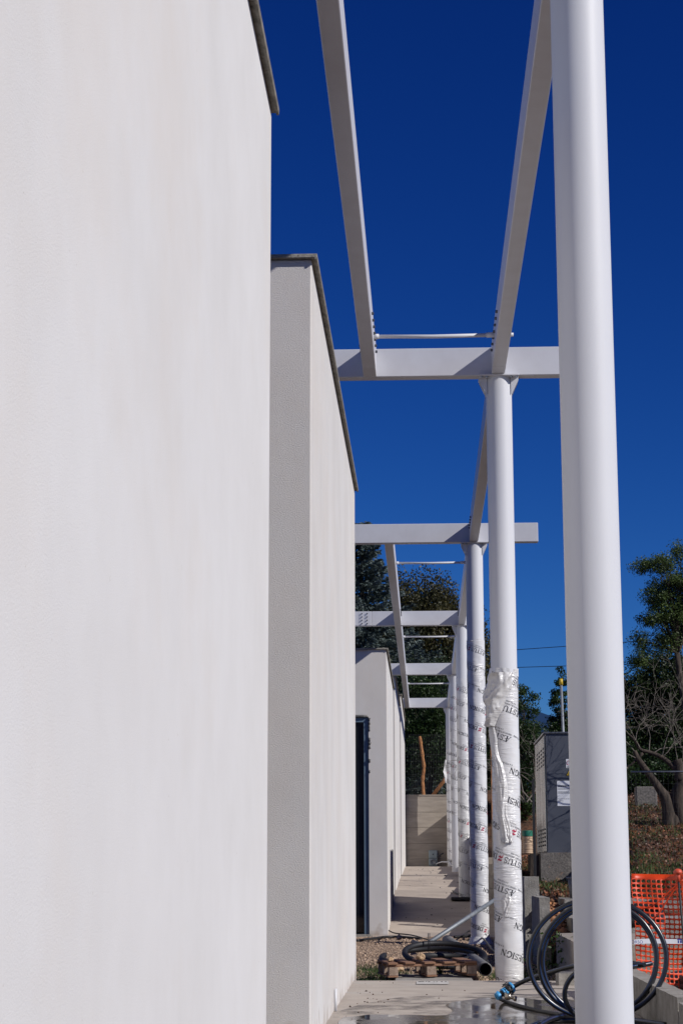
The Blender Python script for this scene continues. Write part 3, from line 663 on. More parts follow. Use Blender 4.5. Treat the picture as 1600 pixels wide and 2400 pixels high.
MB().bbox(cx0+.0,cx0+.022,cy0-.02,cy0-.013,cz0+1.0,cz0+1.06,.002).build('hinge',M['darkbolt'],cab)
# labels on the front
def lab(x0,x1,z0,z1,name,mt,parent,d=.004,y=cy0): return MB().box(x0,x1,y-d,y-.001,z0,z1).build(name,mt,parent)
pa=at(1304,1830,cy0); pb=at(1345,1889,cy0)
n1=lab(pa.x,pb.x+.09,pb.z,pa.z,'notice_sheet',M['white'],cab)
m_=MB(); x=pa.x+.012
for k,(zz,wd,h) in enumerate(((.045,.29,.008),(.060,.22,.009),(.073,.15,.009),(.16,.22,.007),(.285,.26,.006),(.32,.10,.006))):
    q=0; rr=random.Random(k)
    while q<wd:
        l=rr.uniform(.01,.035); m_.box(x+q,x+min(q+l,wd),cy0-.0055,cy0-.0045,pa.z-.03-zz-h,pa.z-.03-zz); q+=l+.006
m_.build('print',M['ink'],n1)
m_=MB()
for zz,wd in ((.105,.24),(.117,.2),(.175,.24),(.19,.22)): m_.box(x,x+wd,cy0-.0055,cy0-.0045,pa.z-.03-zz-.005,pa.z-.03-zz)
m_.build('print',M['galv'],n1)
qa=at(1325,1779,cy0); qb=at(1332,1800,cy0)
n2=lab(qa.x,qa.x+.20,qb.z,qa.z,'warning_sign',M['white'],cab)
rg=[(.026+.0,0)]
m_=MB(); cc=Vector((qa.x+.045,cy0-.0052,(qa.z+qb.z)/2+.01)); m_.tube([cc+Vector((.030*math.cos(a*.3),0,.036*math.sin(a*.3))) for a in range(22)],.0045,6,cap=False); m_.build('symbol',M['red'],n2)
m_=MB(); m_.box(qa.x+.012,qa.x+.13,cy0-.0055,cy0-.0045,qb.z+.010,qb.z+.018); m_.box(qa.x+.02,qa.x+.13,cy0-.0055,cy0-.0045,qb.z+.022,qb.z+.028); m_.build('print',M['ink'],n2)
ta=at(1326,1818,cy0); 
def tri(x,z,s,y0,d): return MB().prism([(x,y0,z),(x+s,y0,z),(x+s/2,y0,z+s*.87)],(0,-d,0))
t2=tri(ta.x-.005,ta.z,.12,cy0-.001,.003).build('hazard_triangle',M['yellow'],cab)
for q,(a,b,c,d) in enumerate((((.0,.0,.12,.008)),)): pass
m_=MB(); m_.tube([(ta.x+.0,cy0-.005,ta.z+.004),(ta.x+.11,cy0-.005,ta.z+.004),(ta.x+.055,cy0-.005,ta.z+.10),(ta.x,cy0-.005,ta.z+.004)],.004,5); m_.prism([(ta.x+.05,cy0-.0045,ta.z+.02),(ta.x+.066,cy0-.0045,ta.z+.05),(ta.x+.055,cy0-.0045,ta.z+.05),(ta.x+.06,cy0-.0045,ta.z+.08),(ta.x+.043,cy0-.0045,ta.z+.045),(ta.x+.055,cy0-.0045,ta.z+.045)],(0,-.001,0)); m_.build('symbol',M['ink'],t2)
# antenna pole with yellow cap
pt=at(1314,1604,37.2); pb_=at(1322,1725,37.2)
ap=empty('marker_pole',(pb_.x,37.2,1.2),'thin grey pole with a yellow cap rising behind the cabinet','pole')
MB().tube([(pb_.x+.02,37.2,1.2),(pt.x,37.2,pt.z)],.027,12).build('shaft',M['galv'],ap)
MB().tube([(pt.x+.001,37.2,pt.z-.01),(pt.x-.002,37.2,pt.z+.11)],[.037,.034],14).build('cap',M['yellow'],ap)
# beige corrugated pipe with green cap
pc=at(1236,2000,33.2); ptp=at(1237,1948,33.2)
bp=empty('drain_pipe',(pc.x,33.2,pc.z),'upright beige wrapped pipe end with a green cap on the plinth','pipe')
prof=[]; hgt=ptp.z-pc.z-.09
for k in range(40): prof.append((.090+.0035*math.sin(k*1.3)+.002*math.sin(k*.7),hgt*k/39))
MB().lathe((pc.x,33.25,pc.z),prof,28).build('shaft',M['beige'],bp)
prof=[]
for k in range(17): prof.append((.089+.006*(k%2),hgt+.002+k*.0062))
prof.append((0,hgt+.102))
MB().lathe((pc.x,33.25,pc.z),prof,28).build('cap',M['green'],bp)
MB().tube([(pc.x-.08,33.18,pc.z+.23),(pc.x,33.155,pc.z+.255),(pc.x+.08,33.18,pc.z+.20)],.006,6).build('tie',M['beige'],bp)
# ================================================================ PIPE COIL and fittings
def smooth(pts,n=8):
    P=[Vector(p) for p in pts]; P=[P[0]*2-P[1]]+P+[P[-1]*2-P[-2]]; out=[]
    for i in range(1,len(P)-2):
        for k in range(n):
            t=k/n; a,b,c,d=P[i-1],P[i],P[i+1],P[i+2]
            out.append(.5*((2*b)+(-a+c)*t+(2*a-5*b+4*c-d)*t*t+(-a+3*b-3*c+d)*t**3))
    out.append(P[-2]); return out
def stripes(mb,pts,r,angs=(0,120,240),w=.0022):
    up=None; rows=[]
    for i,p in enumerate(pts):
        t=(pts[min(i+1,len(pts)-1)]-pts[max(i-1,0)]).normalized()
        if up is None: up=Vector((0,0,1)) if abs(t.z)<.9 else Vector((1,0,0))
        x=up.cross(t)
        if x.length<1e-5: x=Vector((1,0,0)).cross(t)
        x.normalize(); up=t.cross(x); rows.append((p,x,up.copy()))
    for a in angs:
        a=R(a); vs=[]
        for p,x,u in rows:
            for da in(-w/r,-w/r/2,0,w/r/2,w/r): vs.append(p+(r+.0006)*(x*math.cos(a+da)+u*math.sin(a+da)))
        mb.add(vs,[(i*5+j,i*5+j+1,i*5+j+6,i*5+j+5) for i in range(len(rows)-1) for j in range(4)],True)
cl=empty('water_pipe_coil',(1.15,12.7,0),'big standing coil of black blue-striped water pipe behind the nearest column','pipe coil')
PR=.0165
def pipe_(pts,angs=(30,150,270),n=12):
    o=MB().tube(pts,PR,n).build('pipe_loop',M['black'],cl,recalc=False)
    for a in angs:
        m_=MB(); stripes(m_,pts,PR,(a,)); m_.build('stripe',M['bluestripe'],o,recalc=False)
def loop(cx,cy,rx,ry,Y,a0,a1,dy=.0,n=70,r=PR,wob=0):
    pts=[]
    for k in range(n+1):
        a=R(a0+(a1-a0)*k/n); px=cx+rx*math.cos(a)*(1+wob*math.sin(2*a)); py=cy-ry*math.sin(a); pts.append(at(px,py,Y+dy*(k/n-.5)))
    pipe_(pts,(20,140,260),14)
loop(1399,2247,161,140,12.75,-100,268,.25)
loop(1400,2249,137,134,12.95,-110,250,.2,wob=.02)
loop(1404,2252,133,131,13.1,-80,282,.15)
loop(1400,2330,78,66,12.7,20,300,.3)
# low flat loops lying on the slab
def flat(pxs,z=.018):
    pts=smooth([gnd(a,b,z if len(q)<3 else q[2]) for q in pxs for a,b in [q[:2]]]); pipe_(pts)
flat([(1262,2403),(1290,2388),(1330,2379),(1375,2374),(1430,2379),(1489,2392),(1560,2402)],.05)
flat([(1225,2415),(1262,2398),(1310,2392),(1400,2394),(1480,2401),(1620,2412)],.02)
tail=smooth([at(1510,2262,13.4),at(1430,2253,13.6),at(1345,2264,13.9),at(1275,2283,14.1),at(1230,2298,14.25),at(1196,2316,14.3)]); pipe_(tail)
t2_=smooth([at(1525,2258,13.5),at(1480,2266,13.4),at(1430,2272,13.2)]); pipe_(t2_)
# compression fitting + tap
a_=at(1198,2314,14.3); b_=at(1165,2335,14.25); dd=(b_-a_)
ft=empty('pipe_fitting',tuple(b_),'blue and black compression fitting with a small tap on the wet slab','fitting')
L_=dd.length
def ringz(t0,t1,r,r2=None): return a_+dd*t0,a_+dd*t1,r,(r2 or r)
kk_=MB()
for (t0,t1,r,r2) in ((-.05,.10,.040,.043),(.42,.50,.030,.032),(.54,.64,.031,.033),(.86,1.08,.034,.026)): MB().tube([a_+dd*t0,a_+dd*t1],[r,r2],18).build('nut',M['bluefit'],ft)
for (t0,t1,r) in ((.10,.40,.033),(.40,.86,.022)): kk_.tube([a_+dd*t0,a_+dd*t1],r,16)
for k in range(10):
    an=k*.628; x=dd.normalized().orthogonal(); y=dd.normalized().cross(x); o=(x*math.cos(an)+y*math.sin(an))*.034; kk_.tube([a_+dd*.11+o,a_+dd*.39+o],.004,6)
kk_.build('sleeve',M['blackmatt'],ft)
tp=at(1190,2336,14.2); m_=MB(); m_.tube([a_+dd*.55,tp],.014,12); m_.lathe(tp,[(0,-.026),(.02,-.022),(.026,0),(.02,.022),(0,.026)],16,(1,-.3,.2)); m_.tube([tp,tp+Vector((.05,-.02,-.012))],.012,12); m_.lathe(tp+Vector((.05,-.02,-.012)),[(0,-.012),(.02,-.010),(.02,.010),(0,.012)],6,(1,-.3,-.2)); m_.build('tap',M['brass'],ft)
MB().bbox(tp.x-.014,tp.x+.006,tp.y-.01,tp.y+.01,tp.z+.022,tp.z+.040,.004).build('tap_handle',M['bluefit'],ft)
hs2=smooth([b_+Vector((0,-.0,-.005)),gnd(1178,2345,.02),gnd(1215,2357,.014),gnd(1262,2369,.014),gnd(1300,2376,.014),gnd(1350,2385,.016)])
tag(MB().tube(hs2,.0135,12).build('garden_hose',M['blackmatt']),'dull dark hose trailing from the blue fitting across the puddle','hose')
tag(MB().tube(smooth([gnd(1190,2323,.005),gnd(1230,2319,.005),gnd(1300,2317,.005),gnd(1420,2320,.005)]),.003,6).build('thin_wire',M['wire']),'thin dark wire lying across the slab behind the coil','wire')
# ================================================================ ORANGE SAFETY NET
nf=empty('safety_net',(2.03,15.2,0),'orange plastic safety net hung from capped steel rods','net fence')
NX0,NX1,CW,CHh=1.66,4.2,.0385,.0405
rows=26; cols=int((NX1-NX0)/CW)
def netpt(u,v,off=0):
    # u metres along, v 0 bottom .. 1 top
    x=NX0+u; sx=1.985
    d=abs(x-sx); top=.965-.035*math.exp(-((x-1.75)/.2)**2)*0+.03*min(d,.8)-.06*math.exp(-(d/.10)**2)*0
    top=.98+ (.02*(sx-x) if x<sx else .05*min(x-sx,1)) -.01
    bot=.03+.09*noise.noise(Vector((x*1.3,0,2))) -(.10*(x-1.6))
    z=bot+(top-bot)*v
    y=15.32+.16*noise.noise(Vector((x*2.6,z*2.2,0)))+.05*noise.noise(Vector((x*7,z*5,5)))+.05*math.sin((x-sx)*9+z*3)*math.exp(-d*1.5)*v
    return Vector((x+.02*noise.noise(Vector((x*3,z*3,9))),y,z))
vs=[];fs=[]
ctr=[math.cos,math.sin]
for i in range(cols):
    for j in range(rows):
        if j==rows-1:   # solid top band
            n0=len(vs); vs+=[netpt(i*CW,j/rows),netpt((i+1)*CW,j/rows),netpt((i+1)*CW,1),netpt(i*CW,1)]; fs.append((n0,n0+1,n0+2,n0+3)); continue
        n0=len(vs); hw=.5; 
        outer=[(0,0),(.5,0),(1,0),(1,.5),(1,1),(.5,1),(0,1),(0,.5)]
        inner=[(.5+.41*sx_*(.82 if (sx_ and sy_) else 1),.5+.34*sy_*(.82 if (sx_ and sy_) else 1)) for sx_,sy_ in((-1,-1),(0,-1),(1,-1),(1,0),(1,1),(0,1),(-1,1),(-1,0))]
        for a,b in outer+inner: vs.append(netpt((i+a)*CW,(j+b)/rows))
        for k in range(8): k2=(k+1)%8; fs.append((n0+k,n0+k2,n0+8+k2,n0+8+k))
net=MB().add(vs,fs,True).build('net',M['orange'],nf,recalc=False)
bm=bmesh.new(); bm.from_mesh(net.data); bmesh.ops.remove_doubles(bm,verts=bm.verts,dist=.0005); bm.to_mesh(net.data); bm.free()
sd=net.modifiers.new('s','SOLIDIFY'); sd.thickness=.003
# gathered cord creases
m_=MB()
for z0,z1 in ((.93,.70),(.93,.60)):
    m_.tube(smooth([(2.02,15.05,z0),(1.93,15.07,(z0*2+z1)/3),(1.80,15.08,z1+.04),(1.68,15.1,z1)]),.006,6)
m_.build('cord',M['orange'],nf)
# white tape with print
vs=[];nn=40
for i in range(nn+1):
    x=1.62+(3.6-1.62)*i/nn; z=.437+.006*math.sin(i*.5)+(.035*(x-1.85) if x>1.85 else 0); y=14.985+.006*math.sin(i*.35)
    vs+=[(x,y,z),(x,y+.004,z+.036)]
tp_=MB().add(vs,[(2*i,2*i+2,2*i+3,2*i+1) for i in range(nn)],True).build('tape',M['white'],nf,recalc=False)
def textmesh(s,size,x,y,z,mt,name,parent,skew=0,rot=0,font_off=0.,bold=.0):
    fc.body=s; fc.size=1; fc.offset=bold; o=bpy.data.objects.new('tmp',fc); col.objects.link(o); dg=bpy.context.evaluated_depsgraph_get(); me=o.evaluated_get(dg).to_mesh()
    v=[(x+p.co.x*size,y,z+p.co.y*size+p.co.x*size*skew) for p in me.vertices]; f=[tuple(p.vertices) for p in me.polygons]
    o.evaluated_get(dg).to_mesh_clear(); bpy.data.objects.remove(o); fc.offset=0
    return MB().add(v,f).build(name,mt,parent,recalc=False)
pO=at(1478,2207,14.95)
textmesh('ORSO',.034,pO.x,14.955,.444,M['blueink'],'lettering',tp_)
pT=at(1527,2201,14.95); m_=tri(pT.x-.004,.444,.026,14.955,.0015); m_.build('emblem',M['blueink'],tp_)
pT=at(1585,2193,14.95); pT.z=.437+.035*(pT.x-1.85)+.018
m_=MB(); m_.box(pT.x,pT.x+.035,14.94,14.945,pT.z+.012,pT.z+.022); m_.box(pT.x+.003,pT.x+.014,14.94,14.945,pT.z-.012,pT.z+.010); m_.box(pT.x+.021,pT.x+.032,14.94,14.945,pT.z-.012,pT.z+.010); m_.build('emblem',M['blueink'],tp_)
# rods with mushroom caps
for k,(x,lb_) in enumerate(((1.975,'black steel rod with an orange mushroom cap nearest the column'),(3.35,'black steel rod with an orange mushroom cap at the outer end of the net'))):
    r_=empty('steel_rod',(x,15.28,-.1),lb_,'rod','rods holding up the orange net')
    MB().tube([(x+.06,15.0,-.1),(x-.0,14.98,.97)],.0085,8).build('shaft',M['blackmatt'],r_)
    MB().lathe((x,14.98,.915),[(.0,.0),(.016,0),(.018,.05),(.016,.055),(.034,.062),(.036,.075),(.028,.092),(.012,.100),(0,.101)],20).build('cap',mat('orange_rod_cap',(.62,.085,.04),scale=9,rough=.5),r_)
# dark pipes lying behind the net
tag(MB().tube(smooth([at(1395,2120,17.2),at(1470,2132,17.1),at(1548,2118,17.0)]),.05,14).tube(smooth([at(1400,2155,16.9),at(1480,2160,16.9),at(1550,2150,16.8)]),.055,14).tube([at(1380,2140,17.3),at(1552,2138,17.05)],.045,14).build('pipe_bundle',M['blackmatt']),'bundle of short black pipes stacked behind the orange net','pipes')
m_=MB(); c0=gnd(1590,2335,.02)
for k in range(3):
    pts=[Vector((c0.x+.35+.36*math.cos(a*.25),c0.y+.3+.6*math.sin(a*.25)+k*.03,.04+.05*k)) for a in range(26)]
    rr=[.034+(.003 if i%2 else 0) for i in range(26)]
    m_.tube(pts,rr,10)
tag(m_.build('corrugated_hose',M['blackmatt']),'black corrugated hose lying under the lower edge of the orange net','hose')
tag(stones('stony_ground',1400,lambda:(rng.uniform(1.7,5),rng.uniform(15.4,17.6),-.1),.035,mat('pale_stone',(.5,.46,.4),(.36,.32,.27),scale=9,rough=.95,island=.3)),label='pale stones covering the ground behind the orange net',kind='stuff')
# ================================================================ GRAVEL BED CLUTTER
# concrete slab under the pallet
rough_block('concrete_slab','flat pale concrete slab end striped by the pallet shadow','slab',M['rawconcrete'],-.30,.44,17.93,19.5,-.16,-.028,11,.004)
PX=Matrix.Translation((-.375,18.72,-.018))@Matrix.Rotation(R(-.8),4,'Y')@Matrix.Rotation(R(9),4,'Z')
pl=empty('pallet',(-.37,19.15,-.03),'broken wooden pallet lying at the edge of the slab','pallet')
for k,(x,wd,c0_) in enumerate(((.0,.095,0),(.17,.10,.03),(.36,.11,.0),(.555,.12,.01),(.76,.12,-.01))):
    m_=MB().bbox(x,x+wd,-.02,.80,.118,.138,.003,M=PX@Matrix.Rotation(R(c0_*40),4,'Z')); m_.build('deck_board',M['wood'],pl)
for y in (0,.35,.70):
    MB().bbox(-.005,.885,y,y+.095,.096,.1165,.003,M=PX).build('stringer',M['wood'],pl)
    for x in (0.01,.385,.79): MB().bbox(x,x+.09,y+.003,y+.092,.014,.095,.003,M=PX).build('block',M['woodgrey'] ,pl)
for x in (0,.385,.785): MB().bbox(x,x+.10,-.0,.80,-.004,.0135,.002,M=PX).build('bottom_board',M['wood'],pl)
def rock(p,s,label,seed,mt='stone'):
    bm=bmesh.new(); bmesh.ops.create_icosphere(bm,subdivisions=3,radius=1)
    for v in bm.verts: v.co=v.co*(1+.35*noise.noise(v.co*1.3+Vector((seed,0,0)))+.10*noise.noise(v.co*4+Vector((seed,0,0))))
    m_=MB(); bm.verts.index_update(); m_.add([(p[0]+v.co.x*s[0],p[1]+v.co.y*s[1],p[2]+v.co.z*s[2]) for v in bm.verts],[[v.index for v in f.verts] for f in bm.faces]); bm.free()
    return tag(m_.build('stone',mat('sandstone',(.52,.37,.23),(.36,.24,.14),scale=14,rough=.95,bump=.5,bscale=60)),label,'stone')
rock(gnd(935,2197,0.0)+Vector((0,0,.0)),(.045,.045,.042),'round sandy stone on the gravel in front of the white wall corner',1)
q=at(985,2233,19.0); rock((q.x,19.0,.165),(.046,.05,.036),'chunky sandy stone resting on top of the pallet',4)
q=at(914,2236,18.9); rock((q.x,18.9,.145),(.034,.04,.024),'small flat stone on the left corner of the pallet',9)
q=gnd(941,2240,-.0); rock((q.x-.0,20.5,-.02),(.05,.05,.04),'pale stone lying on the gravel behind the pallet',13)
# long weathered pipe with open end
A=at(1137.5,2272,19.0); B=Vector((.29,28.6,-.0))
lp=empty('drain_pipe',tuple(A),'long grey weathered drain pipe with a rusty open end beside the pallet','pipe')
dr_=(B-A).normalized(); m_=MB(); m_.lathe(A,[(.058,0),(.066,0),(.067,.25),(.067,6.0)],28,dr_); m_.build('barrel',M['pvc'],lp)
MB().lathe(A,[(.0575,.001),(.056,.9),(0,.9)],28,dr_).build('inside',M['rust'],lp)
prof=[(.060,6.0)]
for k in range(30): prof.append((.070+.006*(k%3==0),6.01+k*.11))
prof+= [(.0,9.3)]
MB().lathe(A,prof,24,dr_).build('wrapped_end',M['galv'] if 0 else M['pvc'],lp)
# scaffold tube leaning
tA=Vector((-.06,25.6,.0)); tB=at(1165,2105,27.6); tC=tB+(tB-tA)*.25
st=MB(); st.tube([tA,tC],.030,16)
tube=tag(st.build('scaffold_tube',M['galv']),'galvanised scaffold tube leaning across in front of the third column','tube')
tag(MB().tube([gnd(968,2208,.02),gnd(996,2219,.03)],.033,14).build('pipe_stub',M['pvc']),'short grey pipe stub lying behind the black hose coil','pipe')
# black hose coil, tied, lying tilted
hc=empty('hose_coil',(.1,21.3,0),'thick black ribbed hose coil tied up behind the pallet','hose coil')
def coil(c,r,tilt,dir_,a0,a1,rt,n=90,ph=0):
    pts=[]
    for k in range(n+1):
        a=R(a0+(a1-a0)*k/n); p=Vector((r*math.cos(a),r*math.sin(a)*1.05,0)); p=Matrix.Rotation(R(tilt),4,'X')@Matrix.Rotation(R(dir_),4,'Y')@p; pts.append(Vector(c)+p)
    return pts
m_=MB(); rb=[.029+(.003 if i%2 else 0) for i in range(141)]
m_.tube(coil((.20,21.0,.10),.44,13,3,-60,290,.05,140),rb,12)
m_.tube(coil((.02,21.3,.07),.52,6,-2,-200,120,.05,140),rb,12)
m_.tube(coil((.30,21.2,.04),.36,3,4,-30,300,.05,140),rb,12)
m_.build('hose',M['blackmatt'],hc)
m_=MB()
for q in ((.13,0),(.17,1)):
    pc_=Vector((-.03+q[0]*.4,21.38,.25)); m_.tube([pc_+Vector((0,.07*math.cos(a),.085*math.sin(a)-.02)) for a in np.linspace(0,6.283,20)],.005,6)
m_.build('tie',M['ink'],hc)
def cab_(px,z,r,label,mt='blackmatt',name='cable',cat='cable'):
    return tag(MB().tube(smooth([gnd(a,b,z) for a,b in px]),r,8).build(name,M[mt]),label,cat)
cab_([(911,2181),(925,2187),(960,2191),(985,2197),(1012,2206)],.05,.010,'brown-black cable running from the white wall corner to the hose coil')
cab_([(836,2205),(870,2200),(905,2196),(940,2196),(985,2200)],-.05,.020,'black rope-like hose lying across the gravel')
cab_([(1086,2192),(1092,2186),(1100,2182),(1110,2190),(1122,2194),(1137,2205),(1150,2222),(1165,2236)],.02,.013,'grey cable looping over the gravel beside the third column',mt='wire')
cab_([(1064,2196),(1080,2195),(1105,2193),(1125,2196)],-.02,.022,'short thick black hose at the foot of the third column')
# ramp items
def rampt(px,py):
    d=ray(px,py); k=20.
    for _ in range(4000):
        p=Vector((0,0,1))+d*k
        if p.z<=zr(p.y)+.01: break
        k+=.02
    return p
tag(MB().tube([rampt(*q)+Vector((0,0,.02)) for q in ((1060,2090),(1068,2096),(1085,2100),(1104,2107),(1125,2118))],.014,8).build('cable',M['blackmatt']),'black cable lying on the ramp by the fourth column','cable')
tag(MB().bbox(XC-.30,XC+.42,CY[3]-.3,CY[3]+.35,.425,.485,.01).build('rubber_mat',M['blackmatt']),'black flat rubber mat under the fourth column','mat')
tag(MB().tube([Vector((x,y,z)) for x,y,z in ((.33,58.8,1.22),(.50,58.6,1.28),(.72,58.3,1.27),(.78,57.4,1.17),(.95,55.4,1.10),(1.2,54.5,1.06))],.017,8).build('cable',M['white']),'white cable lying at the foot of the end wall','cable')
# junction box with black lever
jb=empty('junction_box',(.3,59.1,1.15),'blue-grey electrical socket box with black lever at the foot of the end wall','junction box')
q0=at(1004,2030,59.0); q1=at(1024.5,1993,59.0)
MB().bbox(q0.x,q1.x,58.95,59.19,q0.z,q1.z,.02).build('case',M['boxgrey'],jb)
zm=(q0.z+q1.z)/2
MB().bbox(q0.x-.006,q1.x+.006,58.94,58.9495,zm-.006,zm+.006,.001).build('seam',M['ink'],jb)
MB().lathe(((q0.x+q1.x)/2,58.949,q0.z+.13),[(.09,0),(.09,.03),(.06,.03),(.055,.01),(0,.01)],24,(0,-1,0)).build('socket',M['galv'],jb)
MB().lathe(((q0.x+q1.x)/2,58.949,q1.z-.12),[(.02,0),(.02,.02),(0,.02)],12,(0,-1,0)).build('knob',M['ink'],jb)
MB().bbox(0,.24,-.02,.02,-.02,.02,.005,M=Matrix.Translation((q1.x-.02,58.9,zm+.03))@Matrix.Rotation(R(-33),4,'Y')).build('lever',M['ink'],jb)
# white strip and specks on the slab
m_=MB(); a=gnd(975,2307,.004); b=gnd(1050,2300,.004); n=24; vs=[]
for i in range(n+1):
    x=a.x+(b.x-a.x)*i/n; vs+=[(x,a.y+.02*noise.noise(Vector((i*.9,0,0))),.006),(x,b.y+.03*noise.noise(Vector((i*1.3,4,0))),.006)]
ws=tag(m_.add(vs,[(2*i,2*i+2,2*i+3,2*i+1) for i in range(n)]).build('paper_strip',M['paperwhite']),'torn white paper strip lying flat on the front slab','paper')
m_=MB()
for i in range(16): x=a.x+.01+(b.x-a.x-.03)*random.random(); y=b.y-.06-.05*random.random(); m_.box(x,x+.012,y-.04,y+.03,.0065,.0075)
m_.build('stain',M['foam'],ws)
def fsp():
    if rng.random()<.5:
        x,y=rng.uniform(-.66,-.3),rng.uniform(12,18.3)
    else: x,y=rng.uniform(-.6,1.4),rng.uniform(12,18.3)
    return x,y,.001
tag(stones('slab_debris',46,fsp,.011,mat('debris',(.13,.08,.05),(.06,.04,.03),scale=9,island=.5)),label='small dark crumbs and leaf bits scattered on the front slab',kind='stuff')
def fsr():
    y=rng.uniform(32,56); return rng.uniform(-.6,1.3),y,zr(y)
tag(stones('ramp_debris',70,fsr,.02,M['foam']),label='small dark leaves scattered over the ramp',kind='stuff')
# ================================================================ VEGETATION
def leaves(name,C,size,mt,parent=None,aspect=.5,dirs=None,jit=1.,bend=.0):
    """one diamond leaf per centre C (n,3)"""
    C=np.asarray(C); n=len(C)
    if dirs is None: d=rng.normal(size=(n,3))
    else: d=np.asarray(dirs)+rng.normal(size=(n,3))*jit
    d/=np.linalg.norm(d,axis=1,keepdims=True)+1e-9
    u=rng.normal(size=(n,3)); s=np.cross(d,u); s/=np.linalg.norm(s,axis=1,keepdims=True)+1e-9
    L=size*rng.uniform(.6,1.25,(n,1)); W=L*aspect
    V=np.empty((n,4,3)); V[:,0]=C-d*L/2; V[:,1]=C+s*W/2; V[:,2]=C+d*L/2; V[:,3]=C-s*W/2
    Fq=np.arange(n*4).reshape(n,4)
    return npmesh(name,V.reshape(-1,3),Fq,mt,parent)
def inell(n,c,r,shell=.55):
    p=rng.normal(size=(n,3)); p/=np.linalg.norm(p,axis=1,keepdims=True); rad=(shell+(1-shell)*rng.random((n,1))); return np.array(c)+p*rad*np.array(r)
def limb(mb,a,b,r0,r1,wob=.08,n=7,seed=0,sides=7):
    a=Vector(a);b=Vector(b);l=(b-a).length; pts=[];rs=[]
    for i in range(n+1):
        t=i/n; p=a.lerp(b,t)+noise.noise_vector(Vector((seed*3.1,t*2.7,seed)))*wob*l*math.sin(math.pi*min(t*1.0,1))
        p.z+=.06*l*math.sin(math.pi*t); pts.append(p); rs.append(r0+(r1-r0)*t)
    mb.tube(pts,rs,sides); return pts
def tree(name,label,base,ells,leafm,nclump,nleaf,clump_r,lsize,tr=.25,group=None,aspect=.5,limbs=26,shell=.55,trunkm='bark',seed=1,flat=.8,cat='tree',topfrac=.45):
    t=empty(name,base,label,cat,group); base=Vector(base); r_=np.random.default_rng(seed)
    cs=[]
    vols=np.array([e[1][0]*e[1][1]*e[1][2] for e in ells])**.67; vols/=vols.sum()
    for (c,r),v in zip(ells,vols): cs.append(inell(max(3,int(nclump*v)),c,r,shell))
    C=np.concatenate(cs)
    n=len(C); P=np.repeat(C,nleaf,axis=0); cr=clump_r*np.repeat(r_.uniform(.5,1.3,(n,1)),nleaf,axis=0)
    g_=r_.normal(size=P.shape); g_*=np.minimum(1,2.1/(np.linalg.norm(g_,axis=1,keepdims=True)+1e-6)); P=P+g_*cr*np.array([.5,.5,.5*flat])
    leaves('crown',P,lsize,leafm,t,aspect)
    tb=MB(); cen=np.mean([e[0] for e in ells],axis=0); topz=base.z+(cen[2]-base.z)*topfrac+.01
    fork=Vector((base.x+(cen[0]-base.x)*.5,base.y+(cen[1]-base.y)*.5,topz))
    limb(tb,base-Vector((0,0,.3)),fork,tr,tr*.7,.04,8,seed,12)
    idx=r_.choice(n,min(limbs,n),replace=False)
    for q,i in enumerate(idx):
        e=Vector(C[i]); m=fork.lerp(e,.45); m.z+=.1*(e-fork).length*.5; limb(tb,fork,m,tr*.45,tr*.2,.1,5,q); limb(tb,m,e,tr*.2,tr*.04,.12,5,q+50,5)
        for k in range(2):
            j=r_.integers(n); e2=Vector(C[j])
            if (e2-m).length<(e-fork).length: limb(tb,m,e2,tr*.13,tr*.03,.12,4,q+k*9+90,5)
    tb.build('trunk',M[trunkm],t,recalc=False)
    return t
def W(px,py,Y): return at(px,py,Y)
# blue spruce behind the buildings
def spruce():
    Y=72.; top=W(838,1245,Y); x0=top.x+.15; zt=top.z+.3; zb=3.; t=empty('spruce_tree',(x0,Y,zb),'tall blue-grey spruce rising behind the left white buildings','tree')
    P=[];D=[]; tb=MB(); limb(tb,(x0,Y,zb),(x0,Y,zt),.28,.02,.0,6)
    z=zt-.1; k=0
    while z>3.4:
        f=(zt-z); Rm=.35+f*.44; Rm=min(Rm,3.3)*(1+.18*math.sin(k*2.1)); nb=max(5,int(8+f*1.0)); 
        for b in range(nb):
            a=2*math.pi*(b+rng.random()*.8)/nb+k; L=Rm*rng.uniform(.75,1.15)
            dx,dy=math.cos(a),math.sin(a); zz=z+rng.uniform(-.15,.15)
            pts=[]
            for q in range(7):
                s=q/6; pts.append((x0+dx*L*s,Y+dy*L*s,zz-.32*L*s+.28*L*s*s*1.1))
            if b%3==0: tb.tube(pts,[.03*(1-i/7)+.006 for i in range(7)],5)
            m=int(50+L*120)
            s=rng.random(m)**.65; ax=np.array(pts); I=np.interp; px=I(s,np.linspace(0,1,7),ax[:,0]); py=I(s,np.linspace(0,1,7),ax[:,1]); pz=I(s,np.linspace(0,1,7),ax[:,2])
            side=rng.normal(size=m)*.17*(1.15-s)*L**.5; dn=-np.abs(rng.normal(size=m))*.10
            P.append(np.stack([px-dy*side,py+dx*side,pz+dn+.06],1)); D.append(np.stack([dx+(-dy)*side*3,dy+dx*side*3,np.full(m,-.15)],1))
        z-=.24+.012*f; k+=1
    leaves('crown',np.concatenate(P),.17,M['spruce'],t,.30,np.concatenate(D),.45)
    tb.build('trunk',M['bark'],t,recalc=False)
spruce()
